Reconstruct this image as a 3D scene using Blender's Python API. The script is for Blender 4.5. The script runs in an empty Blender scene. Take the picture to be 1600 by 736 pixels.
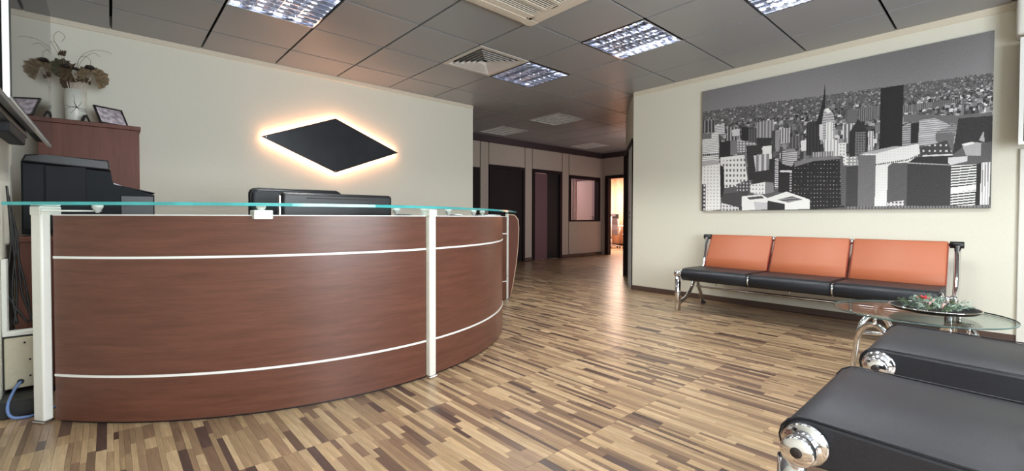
import bpy, bmesh, math, random
import numpy as np
from mathutils import Vector, Matrix
random.seed(7)
scn = bpy.context.scene
COL = scn.collection

# ------------------------------------------------------------------ camera
HC, ZC = 1.032, 2.808
camd = bpy.data.cameras.new('camera')
cam = bpy.data.objects.new('camera', camd)
COL.objects.link(cam)
camd.sensor_width = 36
camd.lens = 15.5967
camd.shift_x = 0.0159
camd.shift_y = -0.01017
camd.clip_start = 0.03
yaw, pit, rol = 0.716486, -0.017751, 0.0019
r_ = Vector((math.cos(yaw), -math.sin(yaw), 0))
fw = Vector((math.sin(yaw)*math.cos(pit), math.cos(yaw)*math.cos(pit), math.sin(pit)))
u_ = r_.cross(fw)
R_ = r_*math.cos(rol) + u_*math.sin(rol)
U_ = -r_*math.sin(rol) + u_*math.cos(rol)
m4 = Matrix((R_, U_, -fw)).transposed().to_4x4()
m4.translation = Vector((0, 0, HC))
cam.matrix_world = m4
scn.camera = cam

# ------------------------------------------------------------------ world, exposure
w = bpy.data.worlds.new('world'); scn.world = w
w.use_nodes = True
w.node_tree.nodes['Background'].inputs[0].default_value = (0.8, 0.9, 1.0, 1)
w.node_tree.nodes['Background'].inputs[1].default_value = 0.15
vs = scn.view_settings
vs.view_transform = 'Standard'; vs.look = 'None'; vs.gamma = 1.0
vs.use_curve_mapping = False
vs.exposure = 0.78
scn.cycles.max_bounces = 8
scn.cycles.diffuse_bounces = 5
scn.cycles.glossy_bounces = 4
scn.cycles.transmission_bounces = 6
scn.cycles.transparent_max_bounces = 8
scn.cycles.sample_clamp_indirect = 6
scn.cycles.caustics_reflective = False
scn.cycles.caustics_refractive = False

LUM_W = 26.0            # each lit ceiling luminaire
LUM_COL = (0.98, 0.995, 0.95)
LED_W = 2.0             # led strip strength behind the rhombus
def area(name, loc, sx, sy, power, color, rot=(0, 0, 0)):
    l = bpy.data.lights.new(name, 'AREA'); l.shape = 'RECTANGLE'
    l.size, l.size_y, l.energy, l.color = sx, sy, power, color
    o = bpy.data.objects.new(name, l); COL.objects.link(o)
    o.location = loc; o.rotation_euler = rot
    return o
# the entrance side behind the camera is glazed: daylight comes in from there
area('daylight_light', (1.6, -2.35, 1.5), 3.2, 2.0, 170, (0.90, 0.97, 1.0), (math.radians(90), 0, 0))
# ceiling lamps of the far office and of the office behind the window
area('far_office_light', (12.4, 8.4, 2.6), 2.0, 2.0, 230, (1.0, 0.80, 0.68))
area('side_office_light', (9.3, 8.9, 2.6), 0.8, 0.8, 24, (1.0, 0.82, 0.82))
area('hall_fill_light', (8.8, 4.15, 1.4), 1.2, 2.0, 15, (1.0, 0.86, 0.84), (math.radians(90), 0, 0))  # unseen fill lamp, added to brighten the hall

# ------------------------------------------------------------------ materials
def new_mat(name):
    m = bpy.data.materials.new(name); m.use_nodes = True
    return m, m.node_tree.nodes, m.node_tree.links, m.node_tree.nodes['Principled BSDF']
def setp(b, **k):
    for a, v in k.items():
        b.inputs[a.replace('_', ' ')].default_value = v
def mat(name, col, rough=0.5, metal=0.0, noise=0.06, scale=30, bump=0.0, spec=0.5, coat=0.0, stretch=(1, 1, 1)):
    m, N, L, b = new_mat(name)
    c = (*col, 1)
    setp(b, Roughness=rough, Metallic=metal)
    b.inputs['Specular IOR Level'].default_value = spec
    b.inputs['Coat Weight'].default_value = coat
    tc = N.new('ShaderNodeTexCoord'); mp = N.new('ShaderNodeMapping')
    mp.inputs['Scale'].default_value = stretch
    nz = N.new('ShaderNodeTexNoise'); nz.inputs['Scale'].default_value = scale; nz.inputs['Detail'].default_value = 4
    L.new(tc.outputs['Object'], mp.inputs[0]); L.new(mp.outputs[0], nz.inputs['Vector'])
    rp = N.new('ShaderNodeValToRGB')
    rp.color_ramp.elements[0].position = .25; rp.color_ramp.elements[1].position = .75
    rp.color_ramp.elements[0].color = tuple(x*(1-noise) for x in col)+(1,)
    rp.color_ramp.elements[1].color = tuple(min(1, x*(1+noise)) for x in col)+(1,)
    L.new(nz.outputs['Fac'], rp.inputs[0]); L.new(rp.outputs[0], b.inputs['Base Color'])
    if bump:
        bp = N.new('ShaderNodeBump'); bp.inputs['Strength'].default_value = bump; bp.inputs['Distance'].default_value = .002
        L.new(nz.outputs['Fac'], bp.inputs['Height']); L.new(bp.outputs[0], b.inputs['Normal'])
    return m
def wood_mat(name, dark, light, rough=.35, uv=True, scale=(1.2, 14, 1), coat=0.0, spec=.5):
    m, N, L, b = new_mat(name)
    tc = N.new('ShaderNodeTexCoord'); mp = N.new('ShaderNodeMapping'); mp.inputs['Scale'].default_value = scale
    L.new(tc.outputs['UV' if uv else 'Object'], mp.inputs[0])
    n1 = N.new('ShaderNodeTexNoise'); n1.inputs['Scale'].default_value = 2.2; n1.inputs['Detail'].default_value = 6
    n1.inputs['Roughness'].default_value = .62; n1.inputs['Distortion'].default_value = .6
    L.new(mp.outputs[0], n1.inputs['Vector'])
    n2 = N.new('ShaderNodeTexNoise'); n2.inputs['Scale'].default_value = 14; n2.inputs['Detail'].default_value = 3
    L.new(mp.outputs[0], n2.inputs['Vector'])
    mx = N.new('ShaderNodeMath'); mx.operation = 'MULTIPLY_ADD'; mx.inputs[1].default_value = .35
    L.new(n2.outputs['Fac'], mx.inputs[0]); L.new(n1.outputs['Fac'], mx.inputs[2])
    rp = N.new('ShaderNodeValToRGB'); rp.color_ramp.elements[0].position = .42; rp.color_ramp.elements[1].position = .92
    rp.color_ramp.elements[0].color = (*dark, 1); rp.color_ramp.elements[1].color = (*light, 1)
    L.new(mx.outputs[0], rp.inputs[0]); L.new(rp.outputs[0], b.inputs['Base Color'])
    setp(b, Roughness=rough); b.inputs['Coat Weight'].default_value = coat; b.inputs['Specular IOR Level'].default_value = spec
    return m
def attr_mat(name, rough=.3, grain=True, spec=.5, obj_grain=(18, 1.6, 18)):
    m, N, L, b = new_mat(name)
    at = N.new('ShaderNodeAttribute'); at.attribute_name = 'tone'
    setp(b, Roughness=rough); b.inputs['Specular IOR Level'].default_value = spec
    if grain:
        tc = N.new('ShaderNodeTexCoord'); mp = N.new('ShaderNodeMapping'); mp.inputs['Scale'].default_value = obj_grain
        nz = N.new('ShaderNodeTexNoise'); nz.inputs['Scale'].default_value = 4; nz.inputs['Detail'].default_value = 5; nz.inputs['Distortion'].default_value = .8
        L.new(tc.outputs['Object'], mp.inputs[0]); L.new(mp.outputs[0], nz.inputs['Vector'])
        mr = N.new('ShaderNodeMapRange'); mr.inputs[1].default_value = .3; mr.inputs[2].default_value = .7
        mr.inputs[3].default_value = .72; mr.inputs[4].default_value = 1.14
        L.new(nz.outputs['Fac'], mr.inputs[0])
        mx = N.new('ShaderNodeMix'); mx.data_type = 'RGBA'; mx.blend_type = 'MULTIPLY'; mx.inputs[0].default_value = 1
        L.new(at.outputs['Color'], mx.inputs[6]); L.new(mr.outputs[0], mx.inputs[7]); L.new(mx.outputs[2], b.inputs['Base Color'])
    else:
        L.new(at.outputs['Color'], b.inputs['Base Color'])
    return m
def emit(name, col, s):
    m, N, L, b = new_mat(name)
    N.remove(b); e = N.new('ShaderNodeEmission'); e.inputs[0].default_value = (*col, 1); e.inputs[1].default_value = s
    L.new(e.outputs[0], N['Material Output'].inputs[0]); return m
def glass_mat(name, col, rough=0.0, ior=1.5):
    # thin architectural glass: clear with fresnel reflection
    m, N, L, b = new_mat(name)
    N.remove(b)
    t = N.new('ShaderNodeBsdfTransparent'); t.inputs[0].default_value = (*col, 1)
    g = N.new('ShaderNodeBsdfGlossy'); g.inputs['Roughness'].default_value = rough; g.inputs[0].default_value = (1, 1, 1, 1)
    fr = N.new('ShaderNodeFresnel'); fr.inputs[0].default_value = ior
    mx = N.new('ShaderNodeMixShader')
    ge = N.new('ShaderNodeNewGeometry'); iv = N.new('ShaderNodeMath'); iv.operation = 'SUBTRACT'; iv.inputs[0].default_value = 1
    ml = N.new('ShaderNodeMath'); ml.operation = 'MULTIPLY'          # the outer face carries the reflection of both faces: 2F/(1+F)
    ad = N.new('ShaderNodeMath'); ad.operation = 'ADD'; ad.inputs[1].default_value = 1
    dv = N.new('ShaderNodeMath'); dv.operation = 'DIVIDE'; d2_ = N.new('ShaderNodeMath'); d2_.operation = 'MULTIPLY'; d2_.inputs[1].default_value = 2
    L.new(fr.outputs[0], ad.inputs[0]); L.new(fr.outputs[0], d2_.inputs[0]); L.new(d2_.outputs[0], dv.inputs[0]); L.new(ad.outputs[0], dv.inputs[1])
    L.new(ge.outputs['Backfacing'], iv.inputs[1]); L.new(iv.outputs[0], ml.inputs[0]); L.new(dv.outputs[0], ml.inputs[1])
    L.new(ml.outputs[0], mx.inputs[0]); L.new(t.outputs[0], mx.inputs[1]); L.new(g.outputs[0], mx.inputs[2])
    L.new(mx.outputs[0], N['Material Output'].inputs[0]); return m

M = {}
M['wall'] = mat('cream_wall_paint', (.76, .745, .655), .8, noise=.02, scale=60, bump=.15)
M['cornice'] = mat('cornice_plaster', (.70, .64, .53), .8, noise=.02)
M['panel'] = mat('beige_partition_panel', (.42, .36, .31), .6, noise=.05, scale=25)
M['groove'] = mat('dark_aluminium_profile', (.045, .03, .035), .4)
M['tile'] = mat('grey_ceiling_tile', (.325, .34, .365), .38, noise=.12, scale=220, bump=.05)
M['void'] = mat('black_ceiling_void', (.004, .004, .004), .9)
M['skirt'] = mat('brown_skirting', (.09, .055, .045), .45)
M['darkdoor'] = wood_mat('wenge_door', (.006, .003, .004), (.018, .008, .011), .6, uv=False, scale=(14, 14, 1.0), spec=.25)
M['purpledoor'] = mat('plum_satin_door', (.16, .085, .10), .3)
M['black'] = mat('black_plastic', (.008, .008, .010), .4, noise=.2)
M['printer'] = mat('printer_plastic', (.006, .008, .011), .6, noise=.15, scale=200, spec=.2)
M['dkgrey'] = mat('dark_grey_plastic', (.009, .010, .013), .6, spec=.2)
M['leather'] = mat('black_leather', (.016, .018, .024), .42, noise=.15, scale=260, bump=.35, spec=.35)
M['leather2'] = mat('charcoal_leather', (.022, .023, .030), .45, noise=.2, scale=300, bump=.4, spec=.35)
M['orange'] = mat('orange_leather', (.47, .135, .060), .45, noise=.05, scale=220, bump=.3)
M['redside'] = mat('dark_red_leather', (.28, .02, .015), .5)
M['chrome'] = mat('polished_chrome', (.78, .78, .8), .07, metal=1.0, noise=.02)
M['gunmetal'] = mat('gunmetal_paint', (.08, .085, .09), .4, metal=.2, noise=.3, scale=60)
M['steel'] = mat('brushed_steel', (.55, .55, .56), .3, metal=1.0, noise=.05)
M['tvglass'] = mat('black_screen_glass', (.01, .01, .012), .03, spec=.9)
M['white'] = mat('white_enamel', (.78, .78, .74), .35, noise=.01)
M['silver'] = mat('silver_white_trim', (.82, .84, .84), .3, noise=.01)
M['ac'] = mat('cream_plastic', (.70, .65, .57), .5, noise=.01)
M['acdark'] = mat('ac_slot_dark', (.04, .04, .04), .6)
M['vent'] = mat('vent_enamel', (.62, .60, .58), .45, noise=.02)
M['louver'] = mat('louver_aluminium', (.62, .64, .72), .10, metal=1.0, noise=.02)
M['deskwood'] = wood_mat('cherry_laminate_curved', (.088, .032, .021), (.155, .060, .040), .34)
M['cabwood'] = wood_mat('cherry_laminate', (.11, .037, .025), (.17, .062, .043), .5, uv=False, scale=(10, 10, 1.0), spec=.3)
M['woodedge'] = mat('pale_wood_edging', (.62, .45, .33), .4)
M['deskglass'] = glass_mat('clear_green_glass', (.86, .97, .95))
M['glassedge'] = mat('teal_glass_edge', (.05, .38, .40), .12, noise=.25, scale=6, spec=.8)
M['tableglass'] = glass_mat('clear_table_glass', (.86, .90, .89), ior=1.75)
M['tableedge'] = mat('dark_glass_edge', (.10, .17, .17), .15)
M['winglass'] = glass_mat('window_pane_glass', (.9, .88, .88))
M['rhombus'] = mat('dark_satin_metal_sign', (.030, .034, .042), .28, metal=.3, noise=.25, scale=3)
M['led'] = emit('warm_led', (1.0, .46, .24), 58)
M['leaf1'] = mat('dried_leaf_brown', (.11, .075, .045), .8, noise=.4, scale=40)
M['leaf2'] = mat('dried_leaf_tan', (.25, .19, .12), .8, noise=.35, scale=40)
M['leaf3'] = mat('dried_leaf_olive', (.09, .085, .05), .8, noise=.4, scale=40)
M['pod'] = mat('dark_seed_pod', (.02, .014, .012), .7)
M['twig'] = mat('dried_twig', (.24, .17, .12), .8)
M['stem'] = mat('cream_stem', (.62, .5, .42), .8)
M['vase'] = mat('white_ceramic', (.74, .75, .68), .35, noise=.02)
M['photo'] = mat('framed_print', (.55, .5, .6), .3, noise=.75, scale=28)
M['beigebox'] = mat('beige_metal_box', (.55, .50, .38), .5)
M['cable'] = mat('blue_cable', (.12, .2, .42), .5)
M['bcable'] = mat('black_cable', (.01, .01, .01), .5)
M['cut'] = mat('curtain_orange', (.92, .58, .40), .8, noise=.06, scale=5)
M['officewall'] = mat('office_wall', (.78, .66, .60), .8)
M['meshback'] = mat('grey_mesh_fabric', (.16, .12, .13), .7)
M['chairwhite'] = mat('white_chair_plastic', (.7, .65, .62), .35)
M['paledoor'] = mat('pale_blue_door_edge', (.66, .78, .86), .35, noise=.02)
M['pinkdoor'] = mat('pale_office_door', (.62, .50, .50), .5, noise=.02)
M['fir'] = mat('frosted_fir_needles', (.36, .46, .38), .8, noise=.4, scale=60)
M['fir2'] = mat('green_fir_needles', (.12, .17, .09), .8, noise=.4, scale=60)
M['cone'] = mat('pine_cone_scales', (.10, .07, .06), .7)
M['conetip'] = mat('frosted_cone_tips', (.6, .55, .55), .7)
M['red'] = mat('red_petal', (.72, .05, .07), .6)
M['tray'] = mat('black_lacquer_tray', (.007, .008, .010), .5, spec=.25)
M['pinkberry'] = mat('pink_ribbon', (.65, .38, .36), .6)
M['plank'] = attr_mat('walnut_mosaic_plank', .30)
M['print'] = attr_mat('city_canvas_print', .55, grain=False, spec=.3)
M['canvas'] = mat('canvas_edge', (.2, .18, .15), .7)
M['floorbase'] = mat('floor_joint', (.07, .045, .03), .7)
M['paper'] = mat('paper', (.8, .8, .85), .6)

# ------------------------------------------------------------------ mesh builder
class MB:
    def __init__(s): s.bm = bmesh.new(); s.uv = s.bm.loops.layers.uv.new('UVMap')
    def _add(s, verts, faces, smooth=False):
        vs_ = [s.bm.verts.new(v) for v in verts]
        out = []
        for f in faces:
            try:
                F = s.bm.faces.new([vs_[i] for i in f]); F.smooth = smooth; out.append(F)
            except ValueError: pass
        return vs_, out
    def box(s, x0, x1, y0, y1, z0, z1, bev=0, seg=1, mtx=None):
        vs_ = [(x0,y0,z0),(x1,y0,z0),(x1,y1,z0),(x0,y1,z0),(x0,y0,z1),(x1,y0,z1),(x1,y1,z1),(x0,y1,z1)]
        if mtx: vs_ = [mtx @ Vector(v) for v in vs_]
        V, F = s._add(vs_, [(0,3,2,1),(4,5,6,7),(0,1,5,4),(1,2,6,5),(2,3,7,6),(3,0,4,7)])
        if bev:
            es = list({e for f in F for e in f.edges})
            r = bmesh.ops.bevel(s.bm, geom=es, offset=bev, segments=seg, affect='EDGES', profile=.5)
            for f in r['faces']: f.smooth = seg > 1
        return s
    def prism(s, pts, axis, a, b, smooth=False, bev=0):
        # pts: 2D polygon; axis: 'x','y','z' extrusion
        def P(p, t):
            return {'x': (t, p[0], p[1]), 'y': (p[0], t, p[1]), 'z': (p[0], p[1], t)}[axis]
        n = len(pts)
        V, F = s._add([P(p, a) for p in pts]+[P(p, b) for p in pts],
                      [tuple(range(n)), tuple(range(2*n-1, n-1, -1))]+[(i, (i+1) % n, n+(i+1) % n, n+i) for i in range(n)])
        if smooth:
            for f in F[2:]: f.smooth = True
        if bev:
            es = list({e for f in F[:2] for e in f.edges})
            bmesh.ops.bevel(s.bm, geom=es, offset=bev, segments=2, affect='EDGES', profile=.5)
        return s
    def cyl(s, p0, p1, r0, r1=None, n=16, caps=True):
        if r1 is None: r1 = r0
        p0, p1 = Vector(p0), Vector(p1); d = (p1-p0).normalized()
        a = d.orthogonal().normalized(); b = d.cross(a)
        vs_ = [p0+(a*math.cos(t)+b*math.sin(t))*r0 for t in [2*math.pi*i/n for i in range(n)]] + \
              [p1+(a*math.cos(t)+b*math.sin(t))*r1 for t in [2*math.pi*i/n for i in range(n)]]
        V, F = s._add(vs_, [(i, (i+1) % n, n+(i+1) % n, n+i) for i in range(n)], True)
        if caps: 
            s.bm.faces.new(V[:n][::-1]); s.bm.faces.new(V[n:])
        return s
    def lathe(s, prof, c=(0, 0, 0), axis='z', n=28):
        # prof: list of (r, t)
        rings = []
        for r, t in prof:
            ring = []
            for i in range(n):
                th = 2*math.pi*i/n; q = (r*math.cos(th), r*math.sin(th))
                v = {'z': (q[0], q[1], t), 'x': (t, q[0], q[1]), 'y': (q[0], t, q[1])}[axis]
                ring.append(s.bm.verts.new(Vector(v)+Vector(c)))
            rings.append(ring)
        for A, B in zip(rings, rings[1:]):
            for i in range(n):
                f = s.bm.faces.new((A[i], A[(i+1) % n], B[(i+1) % n], B[i])); f.smooth = True
        s.bm.faces.new(rings[0][::-1]); s.bm.faces.new(rings[-1])
        return s
    def tube(s, pts, r, n=10, closed=False, flat=None):
        pts = [Vector(p) for p in pts]; N_ = len(pts); rings = []
        up = None
        for i, p in enumerate(pts):
            if closed: d = (pts[(i+1) % N_]-pts[i-1]).normalized()
            else: d = (pts[min(i+1, N_-1)]-pts[max(i-1, 0)]).normalized()
            if up is None: up = d.orthogonal().normalized()
            a = (up-d*up.dot(d)).normalized(); b = d.cross(a); up = a
            rr = r[i] if isinstance(r, (list, tuple)) else r
            rings.append([s.bm.verts.new(p+(a*math.cos(2*math.pi*k/n)+b*math.sin(2*math.pi*k/n))*rr) for k in range(n)])
        rng = range(N_ if closed else N_-1)
        for i in rng:
            A, B = rings[i], rings[(i+1) % N_]
            for k in range(n):
                f = s.bm.faces.new((A[k], A[(k+1) % n], B[(k+1) % n], B[k])); f.smooth = True
        if not closed:
            s.bm.faces.new(rings[0][::-1]); s.bm.faces.new(rings[-1])
        return s
    def poly(s, pts, smooth=False):
        s._add(pts, [tuple(range(len(pts)))], smooth); return s
    def build(s, name, m, parent=None, world=False):
        bmesh.ops.recalc_face_normals(s.bm, faces=s.bm.faces)
        me = bpy.data.meshes.new(name); s.bm.to_mesh(me); s.bm.free()
        me.materials.append(m)
        o = bpy.data.objects.new(name, me); COL.objects.link(o)
        if parent is not None:
            o.parent = parent
            if world: o.matrix_parent_inverse = parent.matrix_world.inverted()
        return o
def loc_of(o): return o.location
def part(name, mb, m, parent):
    """mb is in world coordinates; parent is an unrotated empty or a mesh at the origin"""
    off = Vector((0, 0, 0)); p = parent
    while p is not None: off += p.location; p = p.parent
    bmesh.ops.translate(mb.bm, verts=mb.bm.verts, vec=-off)
    return mb.build(name, m, parent)
def tag(o, label, cat, group=None):
    o['label'] = label; o['category'] = cat
    if group: o['group'] = group
    return o
def thing(name, label, cat, loc=(0, 0, 0), group=None):
    o = bpy.data.objects.new(name, None); COL.objects.link(o); o.location = loc
    o.empty_display_size = .1
    return tag(o, label, cat, group)
def struct(name, mb, m):
    o = mb.build(name, m); o['kind'] = 'structure'; return o
def copy_tree(o, loc=None, parent=None):
    c = o.copy(); COL.objects.link(c)
    if parent is not None: c.parent = parent
    if loc is not None: c.location = loc
    for ch in list(o.children): copy_tree(ch, None, c)
    return c
def paint(o, tones):
    me = o.data
    a = me.color_attributes.new('tone', 'FLOAT_COLOR', 'CORNER')
    buf = np.zeros((len(me.loops), 4), np.float32); buf[:, 3] = 1
    for p in me.polygons:
        c = tones[p.index] if isinstance(tones, list) else tones
        buf[p.loop_start:p.loop_start+p.loop_total, :3] = c
    a.data.foreach_set('color', buf.ravel())

# ------------------------------------------------------------------ room shell
YB = 5.614; XR = 5.651
A0, A1 = Vector((XR, 3.50)), Vector((6.914, 4.436))
YH = 7.42; XE = 10.4
fl = struct('floor', MB().box(-1.2, 16, -2.7, 11.5, -.12, -.006), M['floorbase'])
ce = struct('ceiling', MB().box(-1.2, XE+.1, -2.7, YH+.1, ZC+.13, ZC+.2), M['void'])
struct('wall_back', MB().box(-1.1, 4.40, YB, YB+.12, 0, ZC+.13), M['wall'])
struct('trim_1', MB().box(-1.0, 4.40, YB-.014, YB, ZC-.05, ZC+.02, .005), M['cornice'])
struct('wall_right', MB().box(XR, XR+.15, -2.7, 3.50, 0, ZC+.13), M['wall'])
struct('trim_2', MB().box(XR-.014, XR, -2.6, 3.50, ZC-.06, ZC+.02, .005), M['cornice'])
struct('baseboard_right', MB().box(XR-.012, XR, -.071, 3.502, 0, .065, .003), M['skirt'])
struct('trim_3', MB().box(XR-.03, XR, -.20, -.071, 0, 1.60, .004), M['white'])
struct('wall_left', MB().box(-.60, -.44, -2.7, 3.93, 0, ZC+.13), M['wall'])
struct('wall_recess', MB().box(-1.2, -1.1, 3.9, YB+.12, 0, ZC+.13), M['wall'])
# front wall behind the camera with its glazed entrance opening
fw_ = MB().box(-.6, 0.0, -2.7, -2.6, 0, ZC+.13).box(3.2, XR+.1, -2.7, -2.6, 0, ZC+.13).box(0.0, 3.2, -2.7, -2.6, 2.5, ZC+.13)
struct('wall_front', fw_, M['wall'])
struct('door_1', MB().box(0, .06, -2.68, -2.62, 0, 2.5).box(3.14, 3.2, -2.68, -2.62, 0, 2.5).box(1.57, 1.63, -2.68, -2.62, 0, 2.5).box(.06, 3.14, -2.68, -2.62, 2.44, 2.5), M['groove'])

# diagonal wall with the door beside the sofa wall
ddir = (A1-A0).normalized(); nrm = Vector((-ddir.y, ddir.x))       # nrm points into the hall
def diag(t0, t1, n0, n1, z0, z1, mb=None):
    mb = mb or MB()
    L_ = (A1-A0).length
    P = [A0+ddir*(L_*t0)+nrm*n0, A0+ddir*(L_*t1)+nrm*n0, A0+ddir*(L_*t1)+nrm*n1, A0+ddir*(L_*t0)+nrm*n1]
    return mb.prism([(p.x, p.y) for p in P], 'z', z0, z1)
dw = diag(0, .05, -.14, 0, 0, ZC+.13); diag(.05, .97, -.14, 0, 2.14, ZC+.13, dw); diag(.97, 1.0, -.14, 0, 0, ZC+.13, dw)
struct('wall_diagonal', dw, M['wall'])
d2 = diag(.055, .44, -.03, .012, 0, 2.08)
d2o = struct('door_2', d2, M['paledoor'])
part('door_frame', diag(.035, .99, -.02, .02, 2.08, 2.17, diag(.03, .055, -.12, .012, 0, 2.12)), M['darkdoor'], d2o)
part('door_leaf', diag(.46, .965, -.05, -.012, 0, 2.08), M['darkdoor'], d2o)['label'] = 'dark closed leaf'
part('door_jamb', diag(.955, .99, -.06, .035, 0, 2.12), M['darkdoor'], d2o)
lk = diag(.26, .31, -.02, .016, 1.01, 1.05); diag(.26, .31, -.02, .016, 1.08, 1.13, lk)
part('lock_plate', lk, M['black'], d2o)
struct('wall_hall_right', MB().box(A1.x, 8.1, A1.y-.12, A1.y, 0, ZC+.13).box(9.5, XE, A1.y-.12, A1.y, 0, ZC+.13).box(8.1, 9.5, A1.y-.12, A1.y, 2.5, ZC+.13), M['panel'])  # unseen doorway opening added so the hall fill lamp shines through
struct('wall_hall_left', MB().box(3.9, 4.0, YB+.12, YH, 0, ZC+.13), M['panel'])

# hall partition: panels, aluminium grooves, doors, window, all at Y = YH
HT = 2.67
hw = MB()
hw.box(3.9, 6.26, YH+.03, YH+.12, 0, HT).box(7.37, 7.62, YH+.03, YH+.12, 0, HT).box(8.70, 8.97, YH+.03, YH+.12, 0, HT)
hw.box(6.26, 7.37, YH+.03, YH+.12, 2.18, HT).box(7.62, 8.70, YH+.03, YH+.12, 2.18, HT).box(8.97, 10.32, YH+.03, YH+.12, 2.12, HT)
hw.box(8.97, 10.32, YH+.03, YH+.12, 0, .93).box(10.32, XE+.1, YH+.03, YH+.12, 0, HT)
hwo = struct('wall_hall', hw, M['groove'])
def hp(x0, x1, z0, z1, name='wall_panel'):
    part(name, MB().box(x0+.012, x1-.012, YH, YH+.03, z0+.004, z1-.004, .002), M['panel'], hwo)
hp(4.0, 5.80, 0.07, HT); hp(6.02, 6.26, .07, HT); hp(5.80, 6.02, 2.10, HT)
hp(6.26, 7.37, 2.19, HT); hp(7.37, 7.62, .07, HT); hp(7.62, 8.70, 2.19, HT); hp(8.70, 8.97, .07, HT)
hp(8.97, 10.32, 2.13, HT); hp(8.97, 10.38, .07, .925); hp(10.32, XE, .925, HT)
struct('trim_4', MB().box(4.0, XE, YH-.03, YH+.12, HT, ZC, .004), M['groove'])
struct('trim_5', MB().box(XE-.03, XE, 4.436, YH-.03, HT, ZC, .004), M['groove'])
sk = MB()
for a_, b_ in ((4.0, 5.80), (6.02, 6.26), (7.37, 7.62), (8.70, XE)): sk.box(a_, b_, YH-.012, YH+.002, 0, .07)
struct('baseboard_hall', sk, M['skirt'])
d3 = struct('door_3', MB().box(5.81, 6.01, YH+.0, YH+.04, 0, 2.09), M['darkdoor'])
d4 = struct('door_4', MB().box(6.33, 7.30, YH+.015, YH+.055, .005, 2.12), M['darkdoor'])
part('door_frame', MB().box(6.265, 6.33, YH-.015, YH+.05, 0, 2.18).box(7.30, 7.365, YH-.015, YH+.05, 0, 2.18).box(6.33, 7.30, YH-.015, YH+.05, 2.12, 2.18), M['darkdoor'], d4)
d5 = struct('door_5', MB().box(7.70, 8.16, YH+.015, YH+.055, .005, 2.10), M['purpledoor'])
part('door_frame', MB().box(7.63, 7.70, YH-.015, YH+.05, 0, 2.18).box(8.60, 8.695, YH-.015, YH+.05, 0, 2.18).box(7.70, 8.60, YH-.015, YH+.05, 2.11, 2.18), M['darkdoor'], d5)
part('door_leaf', MB().box(8.16, 8.60, YH+.02, YH+.06, .005, 2.11), M['black'], d5)['label'] = 'black half of the double door'
w1 = struct('window_1', MB().box(8.975, 9.07, YH-.01, YH+.12, .93, 2.12).box(10.22, 10.32, YH-.01, YH+.12, .93, 2.12).box(9.07, 10.22, YH-.01, YH+.12, .93, .96).box(9.07, 10.22, YH-.01, YH+.12, 2.05, 2.12), M['darkdoor'])
part('pane', MB().box(9.07, 10.22, YH+.05, YH+.056, .96, 2.05), M['winglass'], w1)
part('mullion', MB().box(9.20, 9.235, YH+.03, YH+.08, .96, 2.05), M['pinkdoor'], w1)
# room behind the window
struct('wall_side_office', MB().box(7.6, 7.7, YH+.12, 10, 0, 2.7).box(7.6, 10.45, 10, 10.1, 0, 2.7).box(10.37, 10.45, YH+.12, 10.0, 0, 2.7).box(7.6, 10.45, YH+.12, 10.1, 2.7, 2.78), M['officewall'])
d6 = struct('door_6', MB().box(10.32, 10.36, 7.60, 8.25, .005, 2.09, .003), M['pinkdoor'])
part('door_frame', MB().box(10.30, 10.37, 8.25, 8.33, 0, 2.16).box(10.30, 10.37, 7.545, 7.60, 0, 2.16).box(10.30, 10.37, 7.60, 8.25, 2.09, 2.16), M['purpledoor'], d6)
part('door_handle', MB().cyl((10.32, 7.68, 1.06), (10.27, 7.68, 1.06), .011, n=8).cyl((10.27, 7.68, 1.06), (10.27, 7.80, 1.06), .010, n=8).cyl((10.32, 7.68, .97), (10.308, 7.68, .97), .02, n=10), M['steel'], d6)

# end partition with the open doorway
eo = struct('wall_end', MB().box(XE, XE+.1, 7.22, YH+.12, 0, ZC+.1).box(XE, XE+.1, 4.3, 6.28, 0, ZC+.1).box(XE, XE+.1, 6.28, 7.22, 2.12, ZC+.1), M['panel'])
struct('trim_6', MB().box(XE-.02, XE+.12, 7.20, 7.30, 0, 2.18).box(XE-.02, XE+.12, 6.20, 6.28, 0, 2.18).box(XE-.02, XE+.12, 6.28, 7.20, 2.10, 2.18), M['darkdoor'])
struct('wall_far_office', MB().box(15.0, 15.1, 4.2, 11.5, 0, 2.8).box(XE+.1, 15.0, 11.3, 11.4, 0, 2.8).box(XE+.1, 15.1, 4.2, 4.3, 0, 2.8).box(XE+.1, 15.1, 4.2, 11.5, 2.75, 2.85).box(XE+.1, XE+.14, YH+.12, 11.3, 0, 2.75), M['officewall'])

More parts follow.
